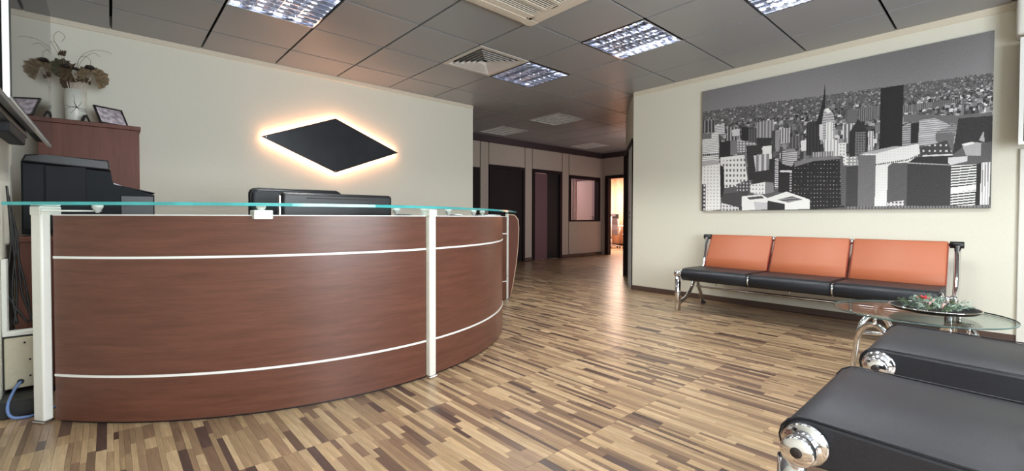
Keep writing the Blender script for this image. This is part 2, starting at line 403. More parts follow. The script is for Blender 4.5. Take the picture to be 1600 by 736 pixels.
# ------------------------------------------------------------------ ceiling tiles
TX, TY, T = 1.4673, 2.1413, 0.72
lit = [(3, 2), (3, 0), (3, -2), (3, -4), (-1, 2), (-1, 0), (-1, -2), (-1, -4)]     # (column, row) of lit luminaires
unlit = [(6, 4), (6, 6), (10, 6)]
vents = [(2, 2)]
acx0, acx1, acy0, acy1 = 1.75, 2.93, 1.70, 2.885
tiles = 0
tmesh = {}
def inside(x, y):
    # is the point in the open room or hall?
    if y > YH or x > XE or y < -2.6: return False
    if x < -.44 and y < 3.9: return False
    if x < 4.4: return x > -1.1 and y < YB if x < 4.0 else (y < YB or y > YB+.12)
    if x < XR: return True
    if y < A0.y: return False
    if x < A1.x: return y > A0.y+(x-A0.x)*(A1.y-A0.y)/(A1.x-A0.x)
    return y > A1.y
for j in range(-4, 13):
    for i in range(-7, 8):
        x0, y0 = TX+T*j, TY+T*i
        if (j, i) in lit or (j, i) in unlit or (j, i) in vents: continue
        cs = [(x0+T*a_, y0+T*b_) for a_ in (.05, .5, .95) for b_ in (.05, .5, .95)]
        if not any(inside(*c) for c in cs): continue
        x1, y1 = x0+T, y0+T
        # cut to the walls
        xa, xb, ya, yb = x0, x1, y0, y1
        if ya < 3.9: xa = max(xa, -.44)
        xa = max(xa, -1.1); xb = min(xb, XE); yb = min(yb, YH)
        if xb <= 4.41 and ya < YB < yb: yb = YB
        if xb <= 4.41 and ya >= YB: xa = max(xa, 4.0)
        if ya < A0.y and yb <= A0.y+.05: xb = min(xb, XR)
        if xb-xa < .04 or yb-ya < .04: continue
        g = .010
        key = (round(xb-xa, 3), round(yb-ya, 3))
        if key not in tmesh:
            mb = MB().box(g, xb-xa-g, g, yb-ya-g, 0, .016)
            o = mb.build('ceiling_tile', M['tile'], ce); tmesh[key] = o.data
        else:
            o = bpy.data.objects.new('ceiling_tile', tmesh[key]); COL.objects.link(o); o.parent = ce
        o.location = (xa, ya, ZC); tiles += 1

# ------------------------------------------------------------------ luminaires
def luminaire(on):
    LV = M['louver'] if on else M['vent']
    root = bpy.data.objects.new('ceiling_luminaire', None); COL.objects.link(root)
    s_ = T-.012; h = .095
    fr = MB().box(0, s_, 0, .014, -.004, .05).box(0, s_, s_-.014, s_, -.004, .05).box(0, .014, .014, s_-.014, -.004, .05).box(s_-.014, s_, .014, s_-.014, -.004, .05)
    fr.build('frame', LV, root)
    hs = MB().box(0, s_, 0, .006, .05, h).box(0, s_, s_-.006, s_, .05, h).box(0, .006, 0, s_, .05, h).box(s_-.006, s_, 0, s_, .05, h).box(0, s_, 0, s_, h, h+.006)
    hs.build('housing', LV if on else M['dkgrey'], root)
    inn = s_-.028; n = 4
    for k in range(1, n):
        x = .014+inn*k/n
        MB().prism([(x-.003, 0), (x+.003, 0), (x+.005, .03), (x+.011, .055), (x-.011, .055), (x-.005, .03)], 'y', .014, s_-.014).build('louver_blade', LV, root)
    for k in range(1, 8):
        y = .014+inn*k/8
        mb = MB()
        for q in range(n):
            xa, xb = .014+inn*q/n+(.006 if q else 0), .014+inn*(q+1)/n-(.006 if q < n-1 else 0)
            mb.prism([(y-.0025, .002), (y+.0025, .002), (y+.004, .03), (y+.008, .052), (y-.008, .052), (y-.004, .03)], 'x', xa, xb)
        mb.build('cross_blade', LV, root)
    return root
def place_lum(root, j, i, label, grp):
    root.location = (TX+T*j+.006, TY+T*i+.006, ZC); tag(root, label, 'ceiling light', grp)
names = {(-1, 2): 'lit square louvred ceiling light near the left wall, at the top of the photo',
         (3, 2): 'lit square louvred ceiling light touching the slatted air diffuser',
         (3, 0): 'lit square louvred ceiling light right of the white air conditioner cassette',
         (3, -2): 'lit square louvred ceiling light cut by the top edge, nearest the city picture'}
P0 = luminaire(True); first = True
for (j, i) in lit:
    o = P0 if first else copy_tree(P0)
    first = False
    nm = names.get((j, i), 'lit square louvred ceiling light out of the photo above the entrance')
    place_lum(o, j, i, nm, 'lit louvred ceiling lights')
    for q in range(4):          # four fluorescent tubes along the louvre channels
        area('tube_light', (TX+T*j+.02+(T-.04)*(q+.5)/4, TY+T*(i+.5), ZC+.082), .034, T-.08, LUM_W/4, LUM_COL)
hl = {(6, 4): 'unlit square louvred ceiling light over the hall, the largest of three',
      (6, 6): 'unlit square louvred ceiling light over the hall, the left one near the dark doors',
      (10, 6): 'unlit square louvred ceiling light at the far end of the hall'}
P1 = luminaire(False)
for k, ((j, i), nm) in enumerate(hl.items()):
    place_lum(P1 if k == 0 else copy_tree(P1), j, i, nm, 'unlit louvred ceiling lights')

# ------------------------------------------------------------------ air diffuser
j, i = vents[0]; vx, vy = TX+T*j+.006, TY+T*i+.006; s_ = T-.012
v = thing('air_diffuser', 'square white four-way ceiling air diffuser with dark slots between stepped vanes', 'vent', (vx+s_/2, vy+s_/2, ZC))
fr = MB()
b_ = .05
fr.box(vx, vx+s_, vy, vy+b_, ZC-.004, ZC+.004).box(vx, vx+s_, vy+s_-b_, vy+s_, ZC-.004, ZC+.004).box(vx, vx+b_, vy+b_, vy+s_-b_, ZC-.004, ZC+.004).box(vx+s_-b_, vx+s_, vy+b_, vy+s_-b_, ZC-.004, ZC+.004)
part('frame', fr, M['vent'], v)
part('duct', MB().box(vx, vx+s_, vy, vy+s_, ZC+.11, ZC+.115).box(vx, vx+.004, vy, vy+s_, ZC+.004, ZC+.11).box(vx+s_-.004, vx+s_, vy, vy+s_, ZC+.004, ZC+.11).box(vx, vx+s_, vy, vy+.004, ZC+.004, ZC+.11).box(vx, vx+s_, vy+s_-.004, vy+s_, ZC+.004, ZC+.11), M['black'], v)
cxv, cyv = vx+s_/2, vy+s_/2
for k in range(6):
    ro = s_/2-b_-.002-k*.047; ri = ro-.018
    if ri < .03: ri = .004
    mb = MB()
    zo, zi = ZC-.003, ZC+.023
    P = []
    for rr, z in ((ro, zo), (ro, zo+.003), (ri, zi+.003), (ri, zi)):
        P.append([(cxv+sx*rr, cyv+sy*rr, z) for sx, sy in ((-1, -1), (1, -1), (1, 1), (-1, 1))])
    vs_, _ = mb._add([p for ring in P for p in ring], [(a*4+q, a*4+(q+1) % 4, ((a+1) % 4)*4+(q+1) % 4, ((a+1) % 4)*4+q) for a in range(4) for q in range(4)])
    part('vane', mb, M['vent'], v)

# ------------------------------------------------------------------ air conditioner cassette
ac = thing('air_conditioner_cassette', 'cream square air conditioner cassette in the ceiling with a slotted centre grille', 'air conditioner', ((acx0+acx1)/2, (acy0+acy1)/2, ZC))
mb = MB(); gx0, gx1, gy0, gy1 = acx0+.135, acx1-.135, acy0+.135, acy1-.135
zb = ZC-.028
def cham(x0, x1, y0, y1, c): return [(x0+c, y0), (x1-c, y0), (x1, y0+c), (x1, y1-c), (x1-c, y1), (x0+c, y1), (x0, y1-c), (x0, y0+c)]
# frame ring from 4 boxes plus chamfered corner covers
mb.box(acx0+.09, acx1-.09, acy0, gy0, zb, ZC, .006, 2).box(acx0+.09, acx1-.09, gy1, acy1, zb, ZC, .006, 2)
mb.box(acx0, gx0, acy0+.09, acy1-.09, zb, ZC, .006, 2).box(gx1, acx1, acy0+.09, acy1-.09, zb, ZC, .006, 2)
part('frame', mb, M['ac'], ac)
for sx in (0, 1):
    for sy in (0, 1):
        X0, X1 = (acx0, acx0+.1) if sx == 0 else (acx1-.1, acx1)
        Y0, Y1 = (acy0, acy0+.1) if sy == 0 else (acy1-.1, acy1)
        pts = []
        c = .03
        for q in range(6):
            pass
        cx_, cy_ = (X0+.04 if sx == 0 else X1-.04), (Y0+.04 if sy == 0 else Y1-.04)
        arc = [(cx_+math.cos(t)*.04, cy_+math.sin(t)*.04) for t in np.linspace(*[(math.pi, 1.5*math.pi), (1.5*math.pi, 2*math.pi), (.5*math.pi, math.pi), (0, .5*math.pi)][{(0,0):0,(1,0):1,(0,1):2,(1,1):3}[(sx,sy)]], 6)]
        other = {(0,0): [(X1, Y0), (X1, Y1), (X0, Y1)], (1,0): [(X1, Y1), (X0, Y1), (X0, Y0)], (0,1): [(X0, Y0), (X1, Y0), (X1, Y1)], (1,1): [(X0, Y1), (X0, Y0), (X1, Y0)]}[(sx,sy)]
        part('corner_cover', MB().prism(arc+other, 'z', zb-.002, ZC), M['ac'], ac)
        for (qx, qy) in (((X1+.05 if sx == 0 else X0-.05), (acy0+.11 if sy == 0 else acy1-.11)), ((acx0+.11 if sx == 0 else acx1-.11), (Y1+.05 if sy == 0 else Y0-.05))):
            part('screw', MB().cyl((qx, qy, zb-.003), (qx, qy, zb+.004), .006, n=8), M['dkgrey'], ac)
# air flaps along the four sides
for a_ in (((gx0, gx1), (acy0+.035, acy0+.095)), ((gx0, gx1), (acy1-.095, acy1-.035)), ((acx0+.035, acx0+.095), (gy0, gy1)), ((acx1-.095, acx1-.035), (gy0, gy1))):
    (x0, x1), (y0, y1) = a_
    part('air_flap', MB().box(x0+.01, x1-.01, y0, y1, zb-.004, zb, .0015), M['ac'], ac)
part('grille_back', MB().box(gx0, gx1, gy0, gy1, zb+.022, zb+.027), M['acdark'], ac)
# grille: broad ribs with groups of fine slots between them, all along x
y = gy1
while y > gy0+.03:
    part('grille_rib', MB().box(gx0, gx1, y-.034, y, zb, zb+.012), M['ac'], ac)
    for q in range(4):
        yy = y-.034-.018-q*.025
        if yy-.007 > gy0: part('grille_bar', MB().box(gx0, gx1, yy-.007, yy, zb+.003, zb+.010), M['ac'], ac)
    y -= .034+4*.025+.018
part('name_mark', MB().box(gx1+.012, gx1+.018, 2.45, 2.52, zb-.003, zb+.001), M['dkgrey'], ac)

# ------------------------------------------------------------------ floor planks
PAL = [((.50, .345, .205), 5), ((.43, .29, .17), 4), ((.36, .24, .145), 4), ((.30, .19, .12), 4), ((.22, .135, .09), 3.2), ((.155, .095, .07), 1.6), ((.095, .058, .05), 1.0), ((.55, .39, .24), 4)]
PALc = [p[0] for p in PAL]; PALw = [p[1] for p in PAL]
def floor_inside(x, y):
    if x < -.44: return y > 3.93
    if y > YH: return x > XE+.0
    if x < 4.4 and y > YB: return False
    if x > XR and y < A0.y: return False
    return True
strips = []
x = -1.1
rnd = random.Random(11)
while x < 15:
    wd = rnd.choice([.018, .021, .024, .028, .032, .036, .042])
    if x > 7: wd *= 1.6
    k = -5
    for k in range(-4, 14):
        y0 = 1.28+.75*k; y1 = y0+.75
        yy = y0
        while yy < y1-.001:
            ln = rnd.uniform(.10, .46)
            if y1-yy-ln < .09: ln = y1-yy
            if floor_inside(x+wd/2, yy+ln/2): strips.append((x, x+wd, yy, yy+ln, rnd.choices(PALc, PALw)[0], yy == y0))
            yy += ln
    x += wd
def visible_size(s_):
    X_, Y_ = (s_[0]+s_[1])/2, (s_[2]+s_[3])/2
    d = X_*fw.x+Y_*fw.y
    if d < .3: return 0
    px = 774.6+693.2*(X_*R_.x+Y_*R_.y)/d; py = 339+693.2*HC/d
    if not (-20 < px < 1640 and py < 750): return 0
    # hidden by the desk
    if (X_-1.283)**2+(Y_-4.376)**2 < 1.9**2 or (Y_ > 3.2 and X_ < 1.3): return 0
    if px > 1215 and py > 560: return 0
    return (s_[1]-s_[0])*(s_[3]-s_[2])/d**3
strips.sort(key=visible_size, reverse=True)
g = .0004
def strip_tone(c, r):
    f = r.uniform(.76, .98); return (c[0]*f, c[1]*f*1.0, c[2]*f*1.0)
for s_ in strips[:300]:
    x0, x1, y0, y1, c, seam = s_
    gy = .0012 if seam else .0004
    zt = rnd.uniform(-.0003, 0)
    o = MB().box(g, x1-x0-g, gy, y1-y0-.0004, -.006, zt).build('plank', M['plank'], fl)
    o.location = (x0, y0, 0); paint(o, strip_tone(c, rnd))
rest = strips[300:]
V, Fc, tn = [], [], []
for s_ in rest:
    x0, x1, y0, y1, c, seam = s_
    gy = .0012 if seam else .0004; gg = .0004; zt = 0 if visible_size(s_) == 0 else rnd.uniform(-.0003, 0)
    x0 += gg; x1 -= gg; ya = y0+gy; yb = y1-.0004; b = len(V)
    V += [(x0, ya, -.006), (x1, ya, -.006), (x1, yb, -.006), (x0, yb, -.006), (x0, ya, zt), (x1, ya, zt), (x1, yb, zt), (x0, yb, zt)]
    Fc += [(b+4, b+5, b+6, b+7), (b, b+1, b+5, b+4), (b+1, b+2, b+6, b+5), (b+2, b+3, b+7, b+6), (b+3, b, b+4, b+7)]
    tn += [strip_tone(c, rnd)]*5
me = bpy.data.meshes.new('small_planks'); me.from_pydata(V, [], Fc); me.materials.append(M['plank'])
o = bpy.data.objects.new('small_planks', me); COL.objects.link(o); o.parent = fl; o['kind'] = 'stuff'
a = me.color_attributes.new('tone', 'FLOAT_COLOR', 'CORNER')
buf = np.ones((len(me.loops), 4), np.float32); buf[:, :3] = np.repeat(np.array(tn, np.float32), 4, axis=0); a.data.foreach_set('color', buf.ravel())

# ------------------------------------------------------------------ reception desk
DC = Vector((1.292, 4.380)); DR = 1.966
def pa(ang, r): return (DC.x+r*math.sin(ang), DC.y-r*math.cos(ang))     # ang 0 = toward camera side (-Y), + to the right
def ang_of(x, y): return math.atan2(x-DC.x, DC.y-y)
aL = ang_of(-.24, 3.13); aM = ang_of(1.558, 2.388)
# tangent continuation to the right: arc until the tangent of the sight line, then straight to the right-hand post
aT = math.radians(80)
tp = Vector(pa(aT, DR)); post_r = Vector((3.745, 4.06))
desk = thing('reception_desk', 'curved cherry wood reception counter with white posts, white inlay strips and glass top', 'reception desk', (DC.x, 2.9, 0))
def desk_path(t0, t1, n):
    """front line as (x, y, nx, ny, s); t in arc metres from the left post"""
    out = []
    La = (aT-aL)*DR; Ls = (post_r-tp).length
    for k in range(n+1):
        s = t0+(t1-t0)*k/n
        if s <= La:
            a_ = aL+s/DR; p = pa(a_, DR); nx, ny = math.sin(a_), -math.cos(a_)
        else:
            q = (s-La)/Ls; d = (post_r-tp).normalized(); p = tp+d*(s-La)
            nx, ny = d.y, -d.x
        out.append((p[0], p[1], nx, ny, s))
    return out
LTOT = (aT-aL)*DR+(post_r-tp).length
LM = (aM-aL)*DR
def desk_band(s0, s1, z0, z1, o_out, o_in, n=40):
    mb = MB(); pts = desk_path(s0, s1, n)
    C4 = [((x_+nx*o_out, y_+ny*o_out, z0), (x_+nx*o_out, y_+ny*o_out, z1), (x_+nx*o_in, y_+ny*o_in, z1), (x_+nx*o_in, y_+ny*o_in, z0)) for (x_, y_, nx, ny, s) in pts]
    for q in range(4):          # every side has its own vertices so that the edges stay crisp
        cols = [(mb.bm.verts.new(c[q]), mb.bm.verts.new(c[(q+1) % 4])) for c in C4]
        for k in range(n):
            (A0_, A1_), (B0_, B1_) = cols[k], cols[k+1]
            f = mb.bm.faces.new((A0_, B0_, B1_, A1_)); f.smooth = q % 2 == 0
            for lp in f.loops:
                sv = pts[k][4] if lp.vert in (A0_, A1_) else pts[k+1][4]
                lp[mb.uv].uv = (sv, lp.vert.co.z)
    mb.poly(list(C4[0])); mb.poly(list(C4[-1][::-1]))
    return mb
ZT = 1.042
bands = [(0.012, .232), (.244, .822), (.834, ZT-.006)]
for s0, s1 in ((.03, LM-.03), (LM+.03, LTOT-.03)):
    for z0, z1 in bands:
        part('front_panel', desk_band(s0, s1, z0, z1, 0, -.025), M['deskwood'], desk)
    for z0, z1 in ((.232, .244), (.822, .834)):
        part('inlay_strip', desk_band(s0, s1, z0, z1, .003, -.02), M['silver'], desk)
    part('top_edging', desk_band(s0, s1, ZT-.006, ZT, .001, -.026), M['silver'], desk)
part('plinth', desk_band(.05, LTOT-.05, 0, .012, -.012, -.03), M['black'], desk)
# posts
def dpost(ang, r, w_=.058, top=1.07, lab=None):
    x_, y_ = pa(ang, r); rot = Matrix.Translation((x_, y_, 0)) @ Matrix.Rotation(ang, 4, 'Z')
    p = part('post', MB().box(-w_/2, w_/2, -.022, .022, .012, top, .009, 3, rot), M['white'], desk)
    part('foot_collar', MB().box(-w_/2-.004, w_/2+.004, -.026, .026, 0, .012, .003, 1, rot), M['chrome'], p)
    part('glass_bracket', MB().box(-.032, .032, -.026, .07, top-.032, top+.012, .004, 1, rot), M['white'], p)
    return p
dpost(aL-.014, DR+.012, .068)
dpost(aM, DR+.014, .054)
x_, y_ = post_r
rot = Matrix.Translation((3.762, 4.105, 0)) @ Matrix.Rotation(math.radians(46), 4, 'Z')
p = part('post', MB().box(-.03, .03, -.02, .02, .012, 1.075, .008, 3, rot), M['white'], desk)
part('foot_collar', MB().box(-.034, .034, -.024, .024, 0, .012, .003, 1, rot), M['chrome'], p)
# wing panel at the right-hand end: curved tapering board facing the entrance
wr = Vector((.74, -.67)).normalized()
mb = MB(); prof = []
base = Vector((3.795, 4.125))
edge = [(0.0, .025), (.03, .022), (.065, .20), (.105, .45), (.128, .70), (.135, .90), (.125, 1.0), (.085, 1.055), (.0, 1.062)]
mb_pts = [(base+Vector((.70, -.71)).normalized()*e[0], e[1]) for e in edge]
th = Vector((.71, .70))*.022
va = [(p_.x, p_.y, z_) for p_, z_ in mb_pts]; vb = [(p_.x+th.x, p_.y+th.y, z_) for p_, z_ in mb_pts]
n = len(va)
mb._add(va+vb, [tuple(range(n)), tuple(range(2*n-1, n-1, -1))]+[(q, (q+1) % n, n+(q+1) % n, n+q) for q in range(n)])
wp = part('wing_panel', mb, M['cabwood'], desk)
part('edging', MB().tube([Vector(v_)+Vector((th.x/2, th.y/2, 0)) for v_ in va[1:]], .0085, 8), M['woodedge'], wp)
mb = MB()
for z_ in (.30, .80): mb.cyl((3.74, 4.07, z_), (3.80, 4.13, z_), .008, n=8)
part('hinge', mb, M['steel'], desk)
# worktop inside
mb = MB(); ri, ro = 1.22, DR-.03; n = 36
va = []
angs = [aL+.05+(math.radians(88)-aL-.05)*q/n for q in range(n+1)]
poly = [pa(a_, ro) for a_ in angs]+[pa(a_, ri) for a_ in angs[::-1]]
mb.prism(poly, 'z', .715, .74)
part('worktop', mb, M['cabwood'], desk)
mb = MB()
for ad in (-38, 0, 40, 80):
    a_ = math.radians(ad)
    A = [pa(a_-.01, ro-.02), pa(a_+.01, ro-.02), pa(a_+.01, ri+.08), pa(a_-.01, ri+.08)]
    part('support_panel', MB().prism(A, 'z', 0, .715), M['cabwood'], desk)
# glass top
GZ0, GZ1 = 1.084, 1.099
out_pts = [(-.372, 3.02), (-.16, 2.82), (.06, 2.63), (.28, 2.475), (.53, 2.36), (.84, 2.285), (1.15, 2.265), (1.45, 2.31), (1.75, 2.42), (2.10, 2.60), (2.5, 2.86), (2.9, 3.15), (3.3, 3.49), (3.62, 3.79), (3.845, 4.02)]
def catmull(P, m=6):
    P = [Vector(p) for p in P]; out = []
    for q in range(len(P)-1):
        p0 = P[max(q-1, 0)]; p1 = P[q]; p2 = P[q+1]; p3 = P[min(q+2, len(P)-1)]
        for k in range(m):
            t = k/m
            out.append(.5*((2*p1)+(-p0+p2)*t+(2*p0-5*p1+4*p2-p3)*t*t+(-p0+3*p1-3*p2+p3)*t**3))
    out.append(P[-1]); return out
oc = catmull(out_pts)
ic = []
for q, p_ in enumerate(oc):
    d = (oc[min(q+1, len(oc)-1)]-oc[max(q-1, 0)]).normalized()
    wdt = .40 if q < len(oc)-12 else .40-.26*(q-(len(oc)-12))/11
    ic.append(p_+Vector((-d.y, d.x))*wdt)
cx_g = Vector((0, 0))
gt = thing('glass_counter_top', 'curved clear glass shelf with teal edge lying along the reception counter', 'glass top', (DC.x, 2.4, GZ0))
mb = MB(); rows = []
for o_, i_ in zip(oc, ic):
    rows.append([mb.bm.verts.new((*q, z_)) for q, z_ in ((o_, GZ1), (i_, GZ1), (i_, GZ0), (o_, GZ0))])
for A, B in zip(rows, rows[1:]):
    for q in range(4): mb.bm.faces.new((A[q], B[q], B[(q+1) % 4], A[(q+1) % 4]))
mb.bm.faces.new(rows[0]); mb.bm.faces.new(rows[-1][::-1])
part('glass_sheet', mb, M['deskglass'], gt)
mb = MB(); loop0 = oc+ic[::-1]; n = len(loop0); loop = []
for q, p_ in enumerate(loop0):
    d = (loop0[(q+1) % n]-loop0[q-1]).normalized(); loop.append(p_+Vector((d.y, -d.x))*.0006)
cent = sum((Vector(p_) for p_ in loop), Vector((0, 0)))/n
va, vb = [(p_.x, p_.y, GZ0) for p_ in loop], [(p_.x, p_.y, GZ1) for p_ in loop]
V_, F_ = mb._add(va+vb, [(q, (q+1) % n, n+(q+1) % n, n+q) for q in range(n)], False)
part('polished_edge', mb, M['glassedge'], gt)
# clamps between counter and glass
def clamp(x_, y_, z0=ZT, blk=False, nx=0, ny=-1):
    mb = MB()
    mb.lathe([(.008, 0), (.010, .006), (.022, .026), (.024, .034), (.024, GZ0-z0)], (x_, y_, z0), n=16)
    c_ = part('glass_clamp', mb, M['white'], desk)
    if blk: part('clamp_block', MB().box(x_-.045, x_+.045, y_-.05, y_+.035, ZT-.022, ZT+.024, .003), M['white'], c_)
x_, y_ = pa(ang_of(.60, 2.56), DR-.02); clamp(x_, y_+.0, ZT+.01, True)
for (x_, y_) in ((1.42, 2.62), (1.86, 2.66), (2.25, 2.86), (2.62, 3.20)): 
    clamp(x_, y_, ZT-.0)
part('glass_bracket', MB().box(2.50, 2.62, 2.94, 3.0, 1.020, 1.052, .003, 1), M['steel'], desk)
for (x_, y_) in ((1.42, 2.62), (1.86, 2.66), (2.25, 2.86), (2.62, 3.20)):
    a_ = ang_of(x_, y_); q = pa(a_, DR-.025)
    part('clamp_arm', MB().cyl((x_, y_, ZT+.004), (q[0], q[1], ZT+.004), .006, n=8), M['steel'], desk)
part('clamp_arm', MB().box(-.25, -.03, 3.06, 3.11, 1.056, 1.064, .002), M['white'], desk)
clamp(-.045, 3.04, 1.05)

# ------------------------------------------------------------------ monitor, office chair behind desk
mo = thing('desktop_monitor', 'black computer monitor seen from behind above the reception counter', 'monitor', (1.19, 3.0, .74))
mb = MB(); mb.box(.815, 1.575, 2.97, 3.035, .80, 1.188, .022, 4)
part('housing', mb, M['black'], mo)
part('vent_slot', MB().box(.965, 1.44, 2.9685, 2.975, 1.150, 1.156), M['pod'], mo)
part('screen', MB().box(.83, 1.56, 3.034, 3.038, .83, 1.17), M['tvglass'], mo)
part('stand', MB().box(1.12, 1.28, 3.0, 3.03, .75, .86, .004).box(1.02, 1.38, 2.92, 3.12, .74, .755, .004), M['black'], mo)
part('side_trim', MB().box(.806, .813, 2.995, 3.03, .82, 1.165), M['steel'], mo)
oc_ = thing('office_chair', 'black leather office chair back showing left of the monitor', 'chair', (1.12, 3.7, 0))
part('backrest', MB().box(.77, 1.45, 3.60, 3.69, .62, 1.245, .042, 5), M['leather'], oc_)
part('piping', MB().tube([(.775, 3.597, .9), (.775, 3.597, 1.20), (.79, 3.597, 1.225), (.82, 3.597, 1.24), (1.40, 3.597, 1.24), (1.43, 3.597, 1.225), (1.445, 3.597, 1.2), (1.445, 3.597, .9)], .006, 6), M['black'], oc_)
part('seat', MB().box(.82, 1.40, 3.45, 3.98, .42, .52, .035, 4), M['leather'], oc_)
part('gas_column', MB().cyl((1.11, 3.73, .1), (1.11, 3.73, .43), .03), M['chrome'], oc_)
for k in range(5):
    a_ = 2*math.pi*k/5
    lg = part('base_leg', MB().cyl((1.11, 3.73, .12), (1.11+.28*math.cos(a_), 3.73+.28*math.sin(a_), .07), .022, .014, 8), M['black'], oc_)
    cx0, cy0 = 1.11+.28*math.cos(a_), 3.73+.28*math.sin(a_)
    part('caster', MB().cyl((cx0-.02, cy0, .03), (cx0+.02, cy0, .03), .03, n=12), M['black'], lg)

# ------------------------------------------------------------------ printer on low cabinet, tall cabinet
lc = thing('low_cabinet', 'cherry wood pedestal under the printer, left of the counter post', 'cabinet', (-.06, 3.9, 0))
part('body', MB().box(-.405, .28, 3.66, 4.25, .04, .885, .002), M['cabwood'], lc)
part('top_board', MB().box(-.415, .29, 3.65, 4.26, .885, .91, .002), M['cabwood'], lc)
part('plinth', MB().box(-.39, .27, 3.68, 4.2, 0, .04), M['black'], lc)
pr_ = thing('office_printer', 'large black office printer on the low cabinet beneath the wall screen', 'printer', (-.08, 3.9, .91))
prof = [(-.398, .925), (.238, .925), (.238, 1.18), (.168, 1.204), (.02, 1.236), (.010, 1.33), (-.398, 1.36)]
part('body', MB().prism(prof, 'y', 3.88, 4.22, bev=.006), M['printer'], pr_)
part('lid', MB().prism([(-.398, 1.362), (.009, 1.333), (.002, 1.40), (-.30, 1.412), (-.38, 1.405)], 'y', 3.87, 4.23, bev=.01), M['black'], pr_)
part('side_cover', MB().box(-.39, -.30, 3.872, 3.882, .95, 1.35, .002), M['dkgrey'], pr_)
part('side_cover', MB().box(-.295, -.11, 3.874, 3.882, .95, 1.345, .002), M['dkgrey'], pr_)
part('front_door', MB().box(.06, .232, 3.873, 3.882, .94, 1.17, .002), M['black'], pr_)
part('output_tray', MB().prism([(.02, 1.24), (.24, 1.192), (.24, 1.198), (.02, 1.248)], 'y', 3.90, 4.20), M['dkgrey'], pr_)
part('feet', MB().box(-.38, -.34, 3.9, 3.94, .91, .926).box(.18, .22, 3.9, 3.94, .91, .926).box(-.38, -.34, 4.16, 4.2, .91, .926).box(.18, .22, 4.16, 4.2, .91, .926), M['black'], pr_)
tag(MB().prism([(.022, 1.252), (.088, 1.230), (.088, 1.233), (.022, 1.258)], 'y', 3.95, 4.15).build('paper_sheet', M['paper']), 'white sheet of paper lying in the printer output tray', 'paper')
cb = thing('tall_cabinet', 'tall cherry wood cabinet with overhanging top beside the left wall corner', 'cabinet', (-.1, 5.37, 0))
part('body', MB().box(-.43, .212, 5.16, 5.60, 0, 1.805, .002), M['cabwood'], cb)
part('top_board', MB().box(-.437, .222, 5.145, 5.605, 1.805, 1.842, .003), M['cabwood'], cb)
# cables hanging beside
mb = MB()
for q in range(5):
    x0 = -.425+.006*q; 
    mb.tube(catmull([Vector((x0, 3.62, 1.20-.05*q)), Vector((x0+.015, 3.60, .9)), Vector((x0+.03*(q % 3), 3.58, .62)), Vector((x0+.06*((q+1) % 2)+.02, 3.56, .44))]), .006, 6)
tag(mb.build('cable_bundle', M['bcable']), 'black cables hanging down between the left wall and the printer', 'cables')
# wall box, tray, blue cable
bx = thing('junction_box', 'beige metal box with screws low on the left wall beside the counter', 'box', (-.375, 3.5, .09))
part('cover', MB().box(-.432, -.315, 3.50, 3.58, .10, .375, .004), M['beigebox'], bx)
part('rim', MB().box(-.439, -.432, 3.52, 3.58, .09, .385).box(-.432, -.305, 3.52, 3.58, .375, .383), M['bcable'], bx)
for q in ((-.355, .345), (-.335, .25), (-.335, .16)):
    part('screw', MB().cyl((q[0], 3.496, q[1]), (q[0], 3.502, q[1]), .005, n=8), M['dkgrey'], bx)
part('cable_hole', MB().cyl((-.372, 3.496, .135), (-.372, 3.502, .135), .014, n=12), M['black'], bx)
pts = catmull([Vector((-.372, 3.497, .135)), Vector((-.388, 3.42, .115)), Vector((-.398, 3.30, .075)), Vector((-.385, 3.27, .025)), Vector((-.34, 3.27, .008)), Vector((-.27, 3.29, .008)), Vector((-.2, 3.4, .008))])
tag(MB().box(-.435, -.25, 3.31, 3.58, 0, .085, .006).build('floor_shade_box', M['black']), 'black block standing in for the floor shade under the beige wall box', 'box')  # solid black block in place of the shadow on the floor here
tag(MB().tube(pts, .007, 8).build('network_cable', M['cable']), 'blue cable curling from the beige box down to the floor', 'cable')
ts = thing('trunking', 'white L-shaped cable trunking above the beige box', 'trunking', (-.36, 3.52, .39))
part('vertical_duct', MB().box(-.439, -.418, 3.50, 3.56, .41, .80, .003), M['white'], ts)
part('horizontal_duct', MB().box(-.438, -.290, 3.50, 3.56, .386, .41, .003), M['white'], ts)

# ------------------------------------------------------------------ wall screen on the left
tv = thing('wall_screen', 'large glossy black television on the left wall reflecting the room', 'television', (-.29, 3.1, 1.87))
part('screen', MB().box(-.263, -.258, 2.34, 3.83, 1.462, 2.262, .001), M['tvglass'], tv)
part('bezel', MB().box(-.280, -.2625, 2.332, 3.838, 1.454, 2.27, .002), M['silver'], tv)
part('back_cover', MB().box(-.33, -.281, 2.345, 3.80, 1.475, 2.25, .012, 2), M['black'], tv)
part('bottom_bar', MB().box(-.285, -.262, 2.02, 3.02, 1.425, 1.452, .005, 2), M['gunmetal'], tv)
part('bottom_rail', MB().box(-.315, -.288, 2.1, 3.05, 1.40, 1.448, .004), M['black'], tv)
part('cable_cover', MB().box(-.345, -.29, 2.55, 3.0, 1.36, 1.41, .008, 2), M['dkgrey'], tv)
part('wall_mount', MB().box(-.44, -.33, 2.9, 3.2, 1.7, 2.05, .004).box(-.44, -.31, 2.85, 2.92, 1.40, 1.44, .004), M['gunmetal'], tv)

